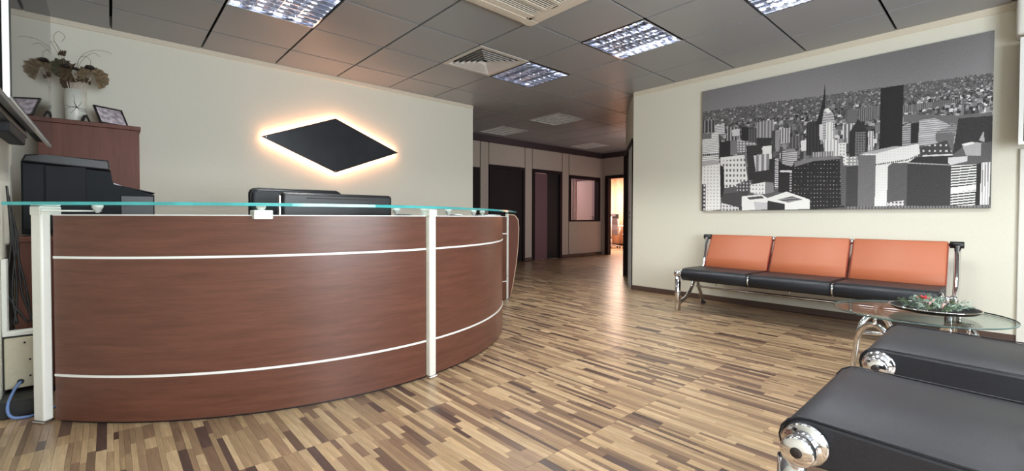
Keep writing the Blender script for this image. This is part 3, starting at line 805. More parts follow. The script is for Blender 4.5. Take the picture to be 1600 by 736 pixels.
# ------------------------------------------------------------------ vase, leaves, frame
vz = 1.842
va_ = thing('flower_vase', 'white crackled ceramic vase with dried brown leaves on the tall cabinet', 'vase', (-.212, 5.33, vz))
part('body', MB().lathe([(.060, 0), (.066, .01), (.070, .14), (.074, .285), (.068, .285), (.064, .15), (.058, .02)], (-.212, 5.33, vz), n=32), M['vase'], va_)
mb = MB(); rr = .0725
def vp(a_, h): 
    r0 = .066+(.074-.066)*h/.285+.0008; return (-.212+r0*math.sin(a_), 5.33-r0*math.cos(a_), vz+h)
rv = random.Random(3)
for (a0, h0, dirs) in ((.12, .13, 9),):
    for k in range(dirs):
        th_ = 2*math.pi*k/dirs+rv.uniform(-.2, .2); L_ = rv.uniform(.05, .12); pts = [vp(a0, h0)]
        aa, hh = a0, h0
        for q in range(5):
            th_ += rv.uniform(-.45, .45); aa += math.cos(th_)*L_/5/.07; hh += math.sin(th_)*L_/5; hh = min(max(hh, .012), .27); pts.append(vp(aa, hh))
        mb.tube(pts, [.0022, .0018, .0015, .0012, .001, .0006], 5)
part('crackle_line', mb, M['dkgrey'], va_)
def fan(c, r, a0, a1, tilt, m, depth=0.0, n=14, name='dried_leaf'):
    """scalloped fan-shaped dried leaf with folds, roughly facing -Y"""
    mb = MB(); C0 = mb.bm.verts.new((c[0], c[1]+depth, c[2])); ring = []
    rv_ = random.Random(int(abs(c[0])*1000+abs(c[2])*777))
    mids = []
    for k in range(n+1):
        t = a0+(a1-a0)*k/n; rk = r*(1+.06*math.cos(k*math.pi)+rv_.uniform(-.06, .06))
        dy = (.018 if k % 2 else -.006)+tilt*math.cos(t)*r
        mids.append(mb.bm.verts.new((c[0]+math.cos(t)*rk*.55, c[1]+dy*.8-.01, c[2]+math.sin(t)*rk*.55)))
        ring.append(mb.bm.verts.new((c[0]+math.cos(t)*rk, c[1]+dy, c[2]+math.sin(t)*rk)))
    for k in range(n):
        mb.bm.faces.new((C0, mids[k], mids[k+1])); mb.bm.faces.new((mids[k], ring[k], ring[k+1], mids[k+1]))
    o = part(name, mb, m, va_)
    md = o.modifiers.new('thickness', 'SOLIDIFY'); md.thickness = .002
    return o
R_d = math.radians
fan((-.085, 5.34, 2.265), .095, R_d(-75), R_d(110), .1, M['leaf2'])
fan((-.135, 5.31, 2.27), .075, R_d(20), R_d(250), -.1, M['leaf2'])
fan((-.285, 5.33, 2.30), .085, R_d(60), R_d(270), .1, M['leaf3'])
fan((-.235, 5.30, 2.27), .085, R_d(70), R_d(290), -.15, M['leaf1'])
fan((-.245, 5.34, 2.19), .065, R_d(80), R_d(280), .05, M['leaf1'])
fan((-.16, 5.32, 2.215), .05, R_d(-30), R_d(200), .1, M['leaf1'])
fan((-.27, 5.30, 2.40), .05, R_d(80), R_d(180), .1, M['leaf2'])
for c in ((-.205, 5.29, 2.305, .026), (-.115, 5.28, 2.335, .036), (-.265, 5.28, 2.315, .03)):
    part('seed_pod', MB().lathe([(.002, -c[3]*.4), (c[3]*.8, -c[3]*.3), (c[3], 0), (c[3]*.7, c[3]*.4), (.003, c[3]*.5)], c[:3], n=16), M['pod'], va_)
for k, (x0, x1, z1) in enumerate(((-.24, -.245, 2.20), (-.225, -.215, 2.22), (-.21, -.205, 2.29), (-.195, -.18, 2.22), (-.185, -.15, 2.25), (-.17, -.11, 2.26), (-.25, -.28, 2.28))):
    part('stem', MB().tube([(-.212+(x0+.212)*.3, 5.33, vz+.05), (x0, 5.33, 2.12), (x1, 5.32, z1)], .004, 6), M['stem'], va_)
curls = [[(-.21, 5.32, 2.2), (-.20, 5.31, 2.34), (-.16, 5.3, 2.44), (-.08, 5.3, 2.5), (.0, 5.3, 2.505), (.03, 5.3, 2.49)],
         [(-.2, 5.32, 2.2), (-.19, 5.31, 2.38), (-.15, 5.3, 2.43), (-.11, 5.3, 2.40), (-.12, 5.3, 2.33), (-.15, 5.3, 2.30)],
         [(-.25, 5.32, 2.2), (-.30, 5.31, 2.42), (-.34, 5.3, 2.54), (-.31, 5.3, 2.60), (-.27, 5.3, 2.57), (-.29, 5.3, 2.52)],
         [(-.25, 5.32, 2.2), (-.33, 5.31, 2.45), (-.40, 5.3, 2.56), (-.45, 5.3, 2.60)],
         [(-.23, 5.32, 2.2), (-.28, 5.31, 2.40), (-.33, 5.3, 2.50), (-.38, 5.3, 2.50)],
         [(-.2, 5.32, 2.2), (-.18, 5.31, 2.36), (-.10, 5.3, 2.47), (-.05, 5.3, 2.45)]]
for c in curls: part('twig', MB().tube(catmull([Vector(p_) for p_ in c], 5), .0016, 5), M['twig'], va_)
# leaning photo frame: parallelogram plane leaning back
pf = thing('photo_frame', 'black-framed photograph leaning back on the tall cabinet', 'picture frame', (.03, 5.2, vz))
import math as _m
rotf = Matrix.Translation((.048, 5.25, vz+.009)) @ Matrix.Rotation(R_d(30), 4, 'Z') @ Matrix.Rotation(R_d(-30), 4, 'X')
fwid, fh, bd = .225, .19, .014
mb = MB()
mb.box(-fwid/2, fwid/2, 0, .012, 0, bd, 0, 1, rotf).box(-fwid/2, fwid/2, 0, .012, fh-bd, fh, 0, 1, rotf).box(-fwid/2, -fwid/2+bd, 0, .012, bd, fh-bd, 0, 1, rotf).box(fwid/2-bd, fwid/2, 0, .012, bd, fh-bd, 0, 1, rotf)
part('frame', mb, M['black'], pf)
part('print', MB().box(-fwid/2+bd, fwid/2-bd, .004, .010, bd, fh-bd, 0, 1, rotf), M['photo'], pf)
part('stand', MB().box(-.03, .03, .012, .016, .0, .12, 0, 1, rotf), M['black'], pf)
tag(MB().tube([(-.165, 5.17, vz+.004), (-.15, 5.17, vz+.05), (-.142, 5.17, vz+.055), (-.12, 5.175, vz+.005)], [.012, .01, .01, .008], 8).build('figurine', M['pod']), 'small black curved ornament in front of the vase', 'figurine')

# ------------------------------------------------------------------ lit rhombus sign
sg = thing('rhombus_sign', 'dark rhombus wall sign glowing orange around its edge', 'wall sign', (2.16, 5.58, 1.93))
RH = [(1.302, 1.944), (2.160, 2.273), (3.038, 1.923), (2.157, 1.589)]
part('plate', MB().prism(RH, 'y', 5.553, 5.561, bev=.0015), M['rhombus'], sg)
def inset(P, d):
    c = Vector((sum(p[0] for p in P)/4, sum(p[1] for p in P)/4)); out = []
    n = len(P)
    for q in range(n):
        p, a_, b_ = Vector(P[q]), Vector(P[q-1]), Vector(P[(q+1) % n])
        u = (a_-p).normalized(); v_ = (b_-p).normalized(); bis = (u+v_).normalized()
        sn = math.sqrt((1-u.dot(v_))/2)
        out.append(p+bis*(d/sn))
    return out
I1 = inset(RH, .012); I2 = inset(RH, .020)
for q in range(4):
    a_, b_, c_, d_ = I1[q], I1[(q+1) % 4], I2[(q+1) % 4], I2[q]
    o = part('led_strip', MB().prism([tuple(a_), tuple(b_), tuple(c_), tuple(d_)], 'y', 5.578, 5.588), M['led'], sg)
B1 = inset(RH, .03)
part('back_box', MB().prism([tuple(p_) for p_ in B1], 'y', 5.561, 5.612), M['black'], sg)
for (x_, z_) in ((1.36, 1.945), (2.158, 1.61)): part('screw', MB().cyl((x_, 5.5535, z_), (x_, 5.549, z_), .006, n=10), M['steel'], sg)

# ------------------------------------------------------------------ city canvas
PU = [(1097, 145), (1553, 45), (1549, 325), (1097, 328)]
def homog(src, dst):
    A = []
    for (x_, y_), (u, v_) in zip(src, dst):
        A.append([x_, y_, 1, 0, 0, 0, -u*x_, -u*y_, -u]); A.append([0, 0, 0, x_, y_, 1, -v_*x_, -v_*y_, -v_])
    _, _, Vt = np.linalg.svd(np.array(A, float)); return Vt[-1].reshape(3, 3)
Hm = homog(PU, [(0, 1), (1, 1), (1, 0), (0, 0)])           # drawing sheet -> canvas
Hi = homog([(0, 1), (1, 1), (1, 0), (0, 0)], PU)
NU, NV = 620, 380
uu, vv = np.meshgrid((np.arange(NU)+.5)/NU, (np.arange(NV)+.5)/NV)
den = Hi[2, 0]*uu+Hi[2, 1]*vv+Hi[2, 2]
PX = (Hi[0, 0]*uu+Hi[0, 1]*vv+Hi[0, 2])/den; PY = (Hi[1, 0]*uu+Hi[1, 1]*vv+Hi[1, 2])/den
img = np.zeros((NV, NU))
rg = np.random.default_rng(5)
hz = 176+(PX-1097)*(112-176)/456
img[:] = 108-18*np.clip((hz-PY)/70, 0, 1)+6*np.sin(PX/60)
img += rg.normal(0, 2.5, img.shape)
def inpoly(P):
    ins = np.zeros(img.shape, bool); n = len(P)
    for q in range(n):
        (x0, y0), (x1, y1) = P[q], P[(q+1) % n]
        if y0 == y1: continue
        c = ((PY >= min(y0, y1)) & (PY < max(y0, y1)))
        xi = x0+(PY-y0)*(x1-x0)/(y1-y0)
        ins ^= c & (PX < xi)
    return ins
# far suburbs: countless small roofs growing towards the viewer
below = PY > hz
img[below] = 74
for k in range(5200):
    t = rg.random()**1.5
    x_ = rg.uniform(1095, 1555); h0 = 176+(x_-1097)*(112-176)/456
    y_ = h0+t*95; sz = .7+t*5
    w_, h_ = sz*rg.uniform(.8, 2.2), sz*rg.uniform(.5, 1.6)*(1+t)
    g_ = rg.choice([30, 45, 60, 80, 100, 125, 150, 185, 215], p=[.14, .15, .17, .15, .13, .1, .08, .05, .03])
    if t < .25: g_ = 70+(g_-62)*.6
    # canvas cell range of the rectangle
    def cell(px, py):
        d = Hm[2, 0]*px+Hm[2, 1]*py+Hm[2, 2]
        return (Hm[0, 0]*px+Hm[0, 1]*py+Hm[0, 2])/d*NU, (Hm[1, 0]*px+Hm[1, 1]*py+Hm[1, 2])/d*NV
    c0, r0 = cell(x_, y_); c1, r1 = cell(x_+w_, y_-h_)
    ca, cb_ = int(max(0, min(c0, c1))), int(min(NU, max(c0, c1)+1)); ra, rb = int(max(0, min(r0, r1))), int(min(NV, max(r0, r1)+1))
    if cb_ > ca and rb > ra: img[ra:rb, ca:cb_] = g_
def S(tag_, P): 
    ox, oy = (1090, 120) if tag_ == 'a' else (1320, 120)
    return [(ox+x_/3.346, oy+y_/3.346) for x_, y_ in P]
def draw(t_, P, g_, pat=None, g2=None, step=3.0, duty=.5, step2=4.0):
    m_ = inpoly(S(t_, P))
    if not m_.any(): return
    img[m_] = g_+rg.normal(0, 4, m_.sum())
    if pat == 'h': q = m_ & (((PY+PX*.1) % step) < step*duty); img[q] = g2
    if pat == 'v': q = m_ & ((PX % step) < step*duty); img[q] = g2
    if pat == 'w':
        q = m_ & ((PX % step) < step*duty) & ((PY % step2) < step2*duty); img[q] = g2
    if pat == 'l':
        q = m_ & ((PX % step) < 1.0) & ((PY % step2) < 1.1) & (rg.random(img.shape) < .6); img[q] = g2
a, b = 'a', 'b'
# river and quays on the right
draw(b, [(300, 195), (590, 200), (770, 180), (770, 215), (590, 245), (300, 235)], 84)
draw(b, [(0, 175), (170, 150), (300, 150), (590, 110), (590, 130), (300, 190), (0, 250)], 105, 'v', 60, 3, .5)
draw(b, [(380, 225), (470, 215), (590, 270), (590, 350), (380, 360)], 120, 'h', 180, 3.2, .45)
draw(b, [(470, 285), (590, 240), (590, 290), (480, 292)], 130, 'h', 85, 3, .5)
draw(b, [(285, 260), (345, 235), (380, 235), (380, 360), (290, 370)], 150, 'h', 90, 3.4, .45)
draw(b, [(470, 292), (572, 292), (560, 400), (530, 400), (470, 330)], 88)
# middle distance, left half
draw(a, [(28, 232), (85, 232), (85, 300), (28, 300)], 45, 'v', 120, 5, .4)
draw(a, [(85, 258), (135, 250), (140, 300), (90, 305)], 190, 'h', 110, 2.5, .4)
draw(a, [(150, 265), (205, 262), (205, 335), (150, 335)], 55, 'v', 150, 5, .35)
draw(a, [(175, 280), (215, 272), (215, 310), (178, 312)], 180)
draw(a, [(225, 265), (262, 265), (262, 335), (225, 335)], 28)
draw(a, [(303, 240), (390, 225), (390, 320), (303, 325)], 95, 'v', 150, 5, .4)
draw(a, [(262, 275), (303, 270), (303, 350), (262, 350)], 50, 'v', 80, 4, .4)
draw(a, [(303, 320), (380, 320), (380, 375), (303, 370)], 35)
draw(a, [(380, 285), (398, 280), (400, 392), (383, 390)], 50)
draw(a, [(398, 280), (425, 278), (420, 390), (400, 392)], 140, 'h', 105, 2.2, .5)
draw(a, [(425, 270), (475, 268), (475, 345), (425, 350)], 175, 'v', 70, 4, .45)
draw(a, [(475, 315), (550, 305), (550, 370), (475, 375)], 58, 'v', 95, 5, .4)
draw(a, [(530, 335), (562, 330), (560, 385), (535, 390)], 200)
draw(a, [(205, 335), (300, 345), (300, 385), (205, 400)], 110, 'w', 200, 5, .5, 4)
draw(a, [(112, 345), (170, 335), (170, 415), (112, 420)], 30)
draw(a, [(168, 335), (205, 335), (205, 405), (168, 410)], 100)
draw(a, [(25, 300), (108, 290), (110, 440), (25, 450)], 215, 'h', 120, 2.6, .38)
draw(a, [(25, 300), (70, 296), (70, 325), (25, 328)], 90)
draw(a, [(25, 405), (110, 398), (110, 408), (25, 418)], 25, 'v', 200, 3, .3)
draw(a, [(25, 455), (115, 448), (122, 690), (25, 700)], 225, 'w', 165, 5, .45, 5)
draw(a, [(25, 440), (110, 440), (112, 456), (25, 468)], 150)
draw(a, [(25, 560), (45, 560), (45, 695), (25, 700)], 50, 'w', 190, 5, .5, 6)
draw(a, [(118, 440), (135, 440), (140, 580), (125, 640), (120, 600)], 28)
draw(a, [(118, 425), (240, 408), (245, 445), (262, 560), (140, 580), (135, 470), (118, 462)], 220, 'w', 80, 5.4, .48, 8)
draw(a, [(118, 422), (240, 408), (243, 425), (118, 440)], 235)
draw(a, [(250, 362), (330, 358), (332, 400), (300, 410), (300, 520), (262, 530), (255, 440)], 32, 'h', 45, 4, .5)
draw(a, [(335, 365), (380, 360), (382, 430), (335, 430)], 225)
draw(a, [(288, 412), (368, 402), (368, 485), (300, 495)], 110, 'v', 185, 8, .5)
draw(a, [(262, 500), (300, 495), (368, 485), (370, 430), (400, 425), (400, 590), (350, 590), (265, 545)], 36)
draw(a, [(398, 425), (417, 423), (417, 580), (399, 582)], 60, 'h', 200, 3, .5)
draw(a, [(416, 440), (490, 470), (490, 610), (416, 600)], 28)
draw(a, [(436, 390), (475, 375), (512, 388), (512, 455), (480, 468), (436, 455)], 175, 'h', 95, 3, .45)
draw(a, [(455, 378), (500, 374), (500, 390), (455, 392)], 120)
draw(a, [(425, 488), (487, 488), (487, 498), (425, 498)], 190)
draw(a, [(475, 498), (487, 498), (487, 600), (475, 600)], 60, 'h', 170, 4, .4)
# spire tower
draw(a, [(560, 245), (610, 232), (632, 250), (636, 405), (560, 412)], 34, 'v', 48, 5, .3)
draw(a, [(606, 250), (632, 180), (648, 100), (654, 35), (658, 100), (655, 170), (640, 250)], 26)
draw(a, [(640, 245), (650, 172), (672, 162), (700, 195), (708, 240), (708, 330), (645, 330)], 165, 'h', 110, 4, .4)
draw(a, [(654, 172), (672, 165), (690, 185), (665, 190)], 225)
draw(a, [(628, 250), (645, 250), (645, 330), (628, 330)], 185)
draw(a, [(662, 240), (695, 235), (700, 330), (662, 335)], 230, 'v', 150, 5, .3)
draw(a, [(648, 330), (728, 328), (730, 415), (655, 415)], 210, 'v', 130, 5, .35)
draw(a, [(728, 348), (768, 342), (770, 460), (748, 462), (730, 420)], 215, 'w', 120, 5, .4, 5)
draw(a, [(590, 395), (700, 388), (700, 415), (590, 420)], 90, 'v', 170, 4, .4)
draw(a, [(745, 255), (800, 240), (803, 340), (770, 350), (750, 320)], 90, 'v', 190, 6, .3)
# large dark block
draw(a, [(488, 470), (500, 440), (745, 412), (752, 420), (762, 680), (580, 692), (488, 640)], 26, 'l', 190, 5, .4, 6.4)
draw(a, [(500, 445), (590, 422), (745, 414), (740, 428), (600, 440), (500, 470)], 105)
draw(a, [(735, 418), (752, 418), (764, 670), (745, 675)], 62, 'h', 90, 3, .5)
draw(a, [(130, 610), (270, 592), (240, 690), (125, 690)], 48, 'h', 60, 3, .5)
draw(a, [(200, 560), (240, 545), (285, 540), (270, 590), (205, 600)], 60, 'w', 170, 5, .5, 5)
draw(a, [(275, 562), (350, 548), (350, 610), (300, 612), (272, 600)], 210, 'w', 110, 5, .35, 6)
draw(a, [(350, 548), (392, 552), (395, 600), (352, 610)], 110)
draw(a, [(230, 622), (330, 612), (362, 632), (362, 690), (230, 695)], 224)
draw(a, [(290, 650), (362, 655), (362, 690), (300, 692)], 170)
draw(a, [(255, 628), (330, 620), (345, 632), (270, 640)], 60)
draw(a, [(360, 632), (460, 598), (580, 640), (580, 688), (450, 692), (362, 650)], 226)
draw(a, [(364, 645), (452, 662), (452, 692), (364, 694)], 34)
draw(a, [(410, 640), (490, 622), (545, 640), (465, 655)], 66, 'h', 130, 4, .4)
draw(a, [(125, 655), (215, 680), (215, 697), (125, 697)], 190, 'w', 80, 5, .5, 5)
# right half
draw(b, [(0, 465), (62, 458), (62, 678), (0, 684)], 50)
draw(b, [(0, 415), (60, 400), (62, 462), (0, 466)], 130, 'w', 225, 6, .5, 5)
draw(b, [(14, 292), (60, 220), (112, 282), (108, 400), (15, 420)], 32)
draw(b, [(45, 290), (100, 285), (100, 400), (45, 410)], 95, 'w', 40, 4, .55, 4)
draw(b, [(112, 290), (140, 280), (142, 380), (115, 390)], 190, 'v', 100, 4, .4)
draw(b, [(178, 60), (298, 40), (290, 380), (172, 382)], 20)
draw(b, [(338, 242), (380, 236), (378, 345), (337, 348)], 22)
draw(b, [(590, 215), (770, 200), (772, 345), (640, 348), (560, 405)], 34)
draw(b, [(700, 330), (725, 280), (732, 340)], 150)
draw(b, [(385, 370), (530, 330), (560, 400), (390, 415)], 50, 'w', 190, 9, .35, 9)
draw(b, [(608, 350), (660, 338), (738, 345), (712, 412), (632, 410)], 150)
draw(b, [(608, 350), (665, 338), (680, 346), (625, 360)], 230)
draw(b, [(712, 345), (772, 335), (772, 440), (712, 410)], 70)
draw(b, [(65, 408), (380, 348), (388, 400), (322, 452), (222, 462), (212, 680), (150, 680), (150, 410)], 222, 'w', 190, 4, .4, 4)
draw(b, [(155, 455), (320, 430), (380, 405), (380, 412), (320, 438), (155, 463)], 30, 'v', 220, 3, .35)
draw(b, [(62, 410), (155, 408), (150, 680), (60, 680)], 100, 'h', 84, 2.6, .5)
draw(b, [(70, 400), (250, 362), (300, 362), (150, 402)], 150)
draw(b, [(218, 470), (240, 450), (322, 448), (322, 672), (214, 676)], 66, 'h', 78, 2.4, .5)
draw(b, [(218, 655), (305, 645), (305, 676), (216, 680)], 190, 'w', 60, 6, .5, 5)
draw(b, [(370, 418), (560, 412), (560, 456), (322, 448)], 34)
draw(b, [(322, 446), (555, 458), (552, 464), (322, 452)], 150)
draw(b, [(400, 408), (560, 402), (560, 410), (400, 416)], 190)
draw(b, [(538, 420), (640, 414), (640, 440), (552, 460), (538, 450)], 185)
draw(b, [(320, 452), (552, 462), (550, 674), (320, 674)], 44)
draw(b, [(552, 465), (692, 455), (682, 672), (550, 674)], 40, 'h', 215, 4.2, .52)
draw(b, [(552, 580), (690, 560), (688, 590), (552, 606)], 205)
draw(b, [(690, 455), (716, 448), (706, 672), (683, 672)], 26)
draw(b, [(716, 448), (766, 444), (756, 668), (706, 670)], 205, 'v', 120, 4.5, .35)
draw(b, [(0, 676), (770, 672), (770, 684), (0, 690)], 110, 'v', 60, 5, .4)
img = np.clip(img*.93+14, 8, 240)
lin = ((img/255+.055)/1.055)**2.4*1.5
CV = thing('city_canvas', 'large black and white skyline canvas above the orange sofa bench', 'picture', (XR-.02, 1.3, 1.86))
cy0, cy1, cz0, cz1 = 2.512, .082, 1.118, 2.61
xs = XR-.031
part('stretcher', MB().box(XR-.030, XR-.002, cy1, cy0, cz0, cz1, .001), M['canvas'], CV)
vy_ = cy0+(cy1-cy0)*np.arange(NU+1)/NU; vz_ = cz0+(cz1-cz0)*np.arange(NV+1)/NV
gy_, gz_ = np.meshgrid(vy_, vz_)
co = np.stack([np.full(gy_.size, xs), gy_.ravel(), gz_.ravel()], 1)-np.array(CV.location)
me = bpy.data.meshes.new('print'); nf = NU*NV
me.vertices.add(len(co)); me.vertices.foreach_set('co', co.astype(np.float32).ravel())
ii = (np.arange(NV)[:, None]*(NU+1)+np.arange(NU)[None]).ravel()
fi = np.stack([ii, ii+NU+1, ii+NU+2, ii+1], 1)
me.loops.add(nf*4); me.loops.foreach_set('vertex_index', fi.ravel().astype(np.int32))
me.polygons.add(nf); me.polygons.foreach_set('loop_start', (np.arange(nf)*4).astype(np.int32))
try: me.polygons.foreach_set('loop_total', np.full(nf, 4, np.int32))
except Exception: pass
me.update(calc_edges=True)
me.materials.append(M['print'])
at = me.color_attributes.new('tone', 'FLOAT_COLOR', 'CORNER')
cc = np.ones((nf, 4, 4), np.float32); l3 = lin.ravel()[:, None]
cc[:, :, :3] = np.minimum(.9, l3*np.array([[1.0, .98, 1.04]]))[:, None, :]
at.data.foreach_set('color', cc.ravel())
po = bpy.data.objects.new('print', me); COL.objects.link(po); po.parent = CV

# ------------------------------------------------------------------ bench seats and armchairs
AZ, AR = .405, .066           # front roll axis height and radius
def seat_profile(r=AR, back=.56):
    P = []
    for k in range(9):        # front roll, from the top round to the underside
        t = math.radians(85+190*k/8)
        P.append((math.cos(t)*r, AZ+math.sin(t)*r))
    P += [(.10, AZ-r+.004), (back-.03, AZ-r+.012), (back, AZ-r+.04), (back, AZ+r-.03), (back-.03, AZ+r-.012), (.30, AZ+r-.008)]
    return P
def cushion(mb, prof, x0, x1, bev=.012):
    n = len(prof)
    c = Vector((sum(p[0] for p in prof)/n, sum(p[1] for p in prof)/n)); rings = []
    for x_, k in ((x0, 1), (x0+bev*.35, .35), (x0+bev, 0), (x1-bev, 0), (x1-bev*.35, .35), (x1, 1)):
        ring = []
        for q, p in enumerate(prof):
            p = Vector(p); a_ = Vector(prof[q-1]); b_ = Vector(prof[(q+1) % n])
            t = (b_-a_).normalized(); nn = Vector((t.y, -t.x))
            if (p+nn*.001-c).length > (p-c).length: nn = -nn
            p = p+nn*bev*k
            ring.append(mb.bm.verts.new((x_, p.x, p.y)))
        rings.append(ring)
    for A, B in zip(rings, rings[1:]):
        for q in range(n):
            f = mb.bm.faces.new((A[q], A[(q+1) % n], B[(q+1) % n], B[q])); f.smooth = True
    mb.bm.faces.new(rings[0]); mb.bm.faces.new(rings[-1][::-1])
    return rings
def back_profile():
    # from seat rear up to the top roll; y grows backwards
    y0, z0, y1, z1, th = .50, .435, .70, .815, .05
    d = Vector((y1-y0, z1-z0)).normalized(); n_ = Vector((-d.y, d.x))   # n_ points forward/up
    P = [Vector((y0, z0)), Vector((y1, z1))]
    out = [P[0], P[0]+d*.15+n_*.004, P[1]]
    for k in range(1, 7):
        t = math.pi*k/6
        out.append(P[1]-n_*th/2+n_*math.cos(t)*th/2+d*math.sin(t)*th/2)
    out += [P[0]-n_*th+d*.02, P[0]-n_*th]
    return [(p.x, p.y) for p in out]
def tubeflat(mb, pts, w_, t_):
    """flat oval bar in the local y-z plane at given x"""
    pts = [Vector(p) for p in pts]; rings = []
    for q, p in enumerate(pts):
        d = (pts[min(q+1, len(pts)-1)]-pts[max(q-1, 0)]).normalized(); a_ = Vector((0, -d.z, d.y)).normalized()
        rings.append([mb.bm.verts.new(p+a_*math.cos(t)*w_/2+Vector((1, 0, 0))*math.sin(t)*t_/2) for t in [2*math.pi*k/12 for k in range(12)]])
    for A, B in zip(rings, rings[1:]):
        for k in range(12):
            f = mb.bm.faces.new((A[k], A[(k+1) % 12], B[(k+1) % 12], B[k])); f.smooth = True
    mb.bm.faces.new(rings[0][::-1]); mb.bm.faces.new(rings[-1])
    return mb
def bez(p0, p1, p2, n=8):
    return [Vector(p0)*(1-t)**2+Vector(p1)*2*t*(1-t)+Vector(p2)*t*t for t in [k/n for k in range(n+1)]]
def end_frame(root, x, s, leathers):
    """one end: x = cushion end, s = +1 outward along +x or -1"""
    fl_ = MB().lathe([(.045, 0), (.055, s*.002), (.057, s*.008), (.051, s*.014), (.034, s*.016), (.031, s*.030), (.028, s*.032)], (x+s*.004, 0, AZ), 'x', 28).build('flange', M['chrome'], root)
    cp = MB().lathe([(.030, s*.030), (.034, s*.032), (.034, s*.046), (.030, s*.048), (.030, s*.054), (.038, s*.056), (.040, s*.060), (.040, s*.090), (.037, s*.094), (.004, s*.095)], (x, 0, AZ+.004), 'x', 28).build('end_cap', M['chrome'], root)
    MB().lathe([(.003, s*.0945), (.014, s*.0945), (.014, s*.0965), (.003, s*.0965)], (x, 0, AZ+.004), 'x', 16).build('cap_hole', M['pod'], cp)
    xl = x+s*.055
    lg = tubeflat(MB(), [(xl, -.02, .0), (xl, -.02, AZ-.03)], .070, .060).build('front_leg', M['chrome'], root)
    tubeflat(MB(), bez((xl, .0, .085), (xl, .26, .09), (xl, .40, .34), 10), .05, .032).build('curved_arm', M['chrome'], root)
    tubeflat(MB(), [(xl, .40, .34), (xl, .46, .27), (xl, .62, .012)], .052, .034).build('rear_leg', M['chrome'], root)
    MB().cyl((xl, .62, 0), (xl, .62, .022), .026, n=12).build('foot_pad', M['black'], root)
    tubeflat(MB(), [(xl, .40, .34), (xl, .54, .37), (xl, .635, .46), (xl, .705, .79)], .048, .044).build('back_post', M['chrome'], root)
    MB().lathe([(.012, -s*.05), (.030, -s*.048), (.030, s*.035), (.026, s*.038)], (xl, .722, .80), 'x', 18).build('back_cap', M['black'], root)
def unit(root, xs_, w_, seat_m, back_m, back_side):
    for k, x in enumerate(xs_):
        mb = MB(); cushion(mb, seat_profile(), x, x+w_); st = mb.build('seat', seat_m, root)
        # seam piping along both side edges
        for xx in (x+.004, x+w_-.004):
            pr0 = seat_profile(AR+.0015)
            MB().tube([(xx, p[0], p[1]) for p in pr0[:9]][::-1]+[(xx, pr0[-1][0], pr0[-1][1]+.0012), (xx, pr0[-2][0], pr0[-2][1]+.0012)], .0028, 6).build('piping', seat_m, st)
        mb = MB(); cushion(mb, back_profile(), x+.004, x+w_-.004, .010); bk = mb.build('backrest', back_m, root)
        y0, z0, y1, z1 = .50, .435, .70, .815
        bs = MB()
        d = Vector((0, y1-y0, z1-z0)).normalized(); n_ = Vector((0, d.z, -d.y))
        for xx, sgn in ((x+.003, -1), (x+w_-.003, 1)):
            A = Vector((xx, y0, z0))+n_*.006; B = Vector((xx, y1, z1))+n_*.006
            C_, D_ = B+n_*.036, A+n_*.036; o_ = Vector((sgn*.004, 0, 0))
            vs_ = [A, B, C_, D_, A+o_, B+o_, C_+o_, D_+o_]
            bs._add(vs_, [(0, 3, 2, 1), (4, 5, 6, 7), (0, 1, 5, 4), (1, 2, 6, 5), (2, 3, 7, 6), (3, 0, 4, 7)])
        bs.build('side_panel', back_side, bk)
sofa = thing('sofa_bench', 'three-seat waiting bench with orange backrests, black seats and chrome ends', 'bench', (4.79, 2.33, 0))
sofa.rotation_euler = (0, 0, math.radians(-90))
W_, gap = .655, .023
xs_ = [0, W_+gap, 2*(W_+gap)]
unit(sofa, xs_, W_, M['leather'], M['orange'], M['redside'])
end_frame(sofa, 0, -1, None); end_frame(sofa, xs_[2]+W_, 1, None)
for k in (0, 1):
    xg = xs_[k]+W_+gap/2
    MB().lathe([(.04, -.009), (.055, -.009), (.055, .009), (.04, .009)], (xg, -.004, AZ), 'x', 20).build('connector', M['chrome'], sofa)
    MB().lathe([(.015, -.010), (.026, -.010), (.026, .010), (.015, .010)], (xg, .712, .80), 'x', 16).build('connector', M['chrome'], sofa)
    MB().box(xg-.006, xg+.006, .05, .52, AZ-.05, AZ+.02).build('seat_bracket', M['black'], sofa)
LX = xs_[2]+W_
MB().cyl((-.06, .44, .225), (LX+.06, .44, .225), .014, n=12).build('lower_rail', M['chrome'], sofa)
MB().cyl((-.06, .30, .315), (LX+.06, .30, .315), .018, n=12).build('upper_rail', M['chrome'], sofa)
MB().cyl((-.06, .722, .80), (LX+.06, .722, .80), .014, n=12).build('back_rail', M['chrome'], sofa)
for x in (.30, .98, 1.66): MB().cyl((x, .12, .30), (x, .12, .345), .010, n=8).build('seat_bolt', M['steel'], sofa)

ch = thing('armchair', 'nearest black leather armchair with chrome end cap, cut by the lower right corner', 'chair', (2.115, .355, 0), 'black leather armchairs')
ch.rotation_euler = (0, 0, math.pi)
unit(ch, [0], W_, M['leather2'], M['leather2'], M['leather2'])
end_frame(ch, 0, -1, None); end_frame(ch, W_, 1, None)
MB().cyl((-.06, .44, .225), (W_+.06, .44, .225), .014, n=12).build('lower_rail', M['chrome'], ch)
MB().cyl((-.06, .30, .315), (W_+.06, .30, .315), .018, n=12).build('upper_rail', M['chrome'], ch)
MB().cyl((-.06, .722, .80), (W_+.06, .722, .80), .014, n=12).build('back_rail', M['chrome'], ch)
c2 = copy_tree(ch, (3.135, .345, 0))
c2['label'] = 'black leather armchair between the nearest armchair and the round glass table'

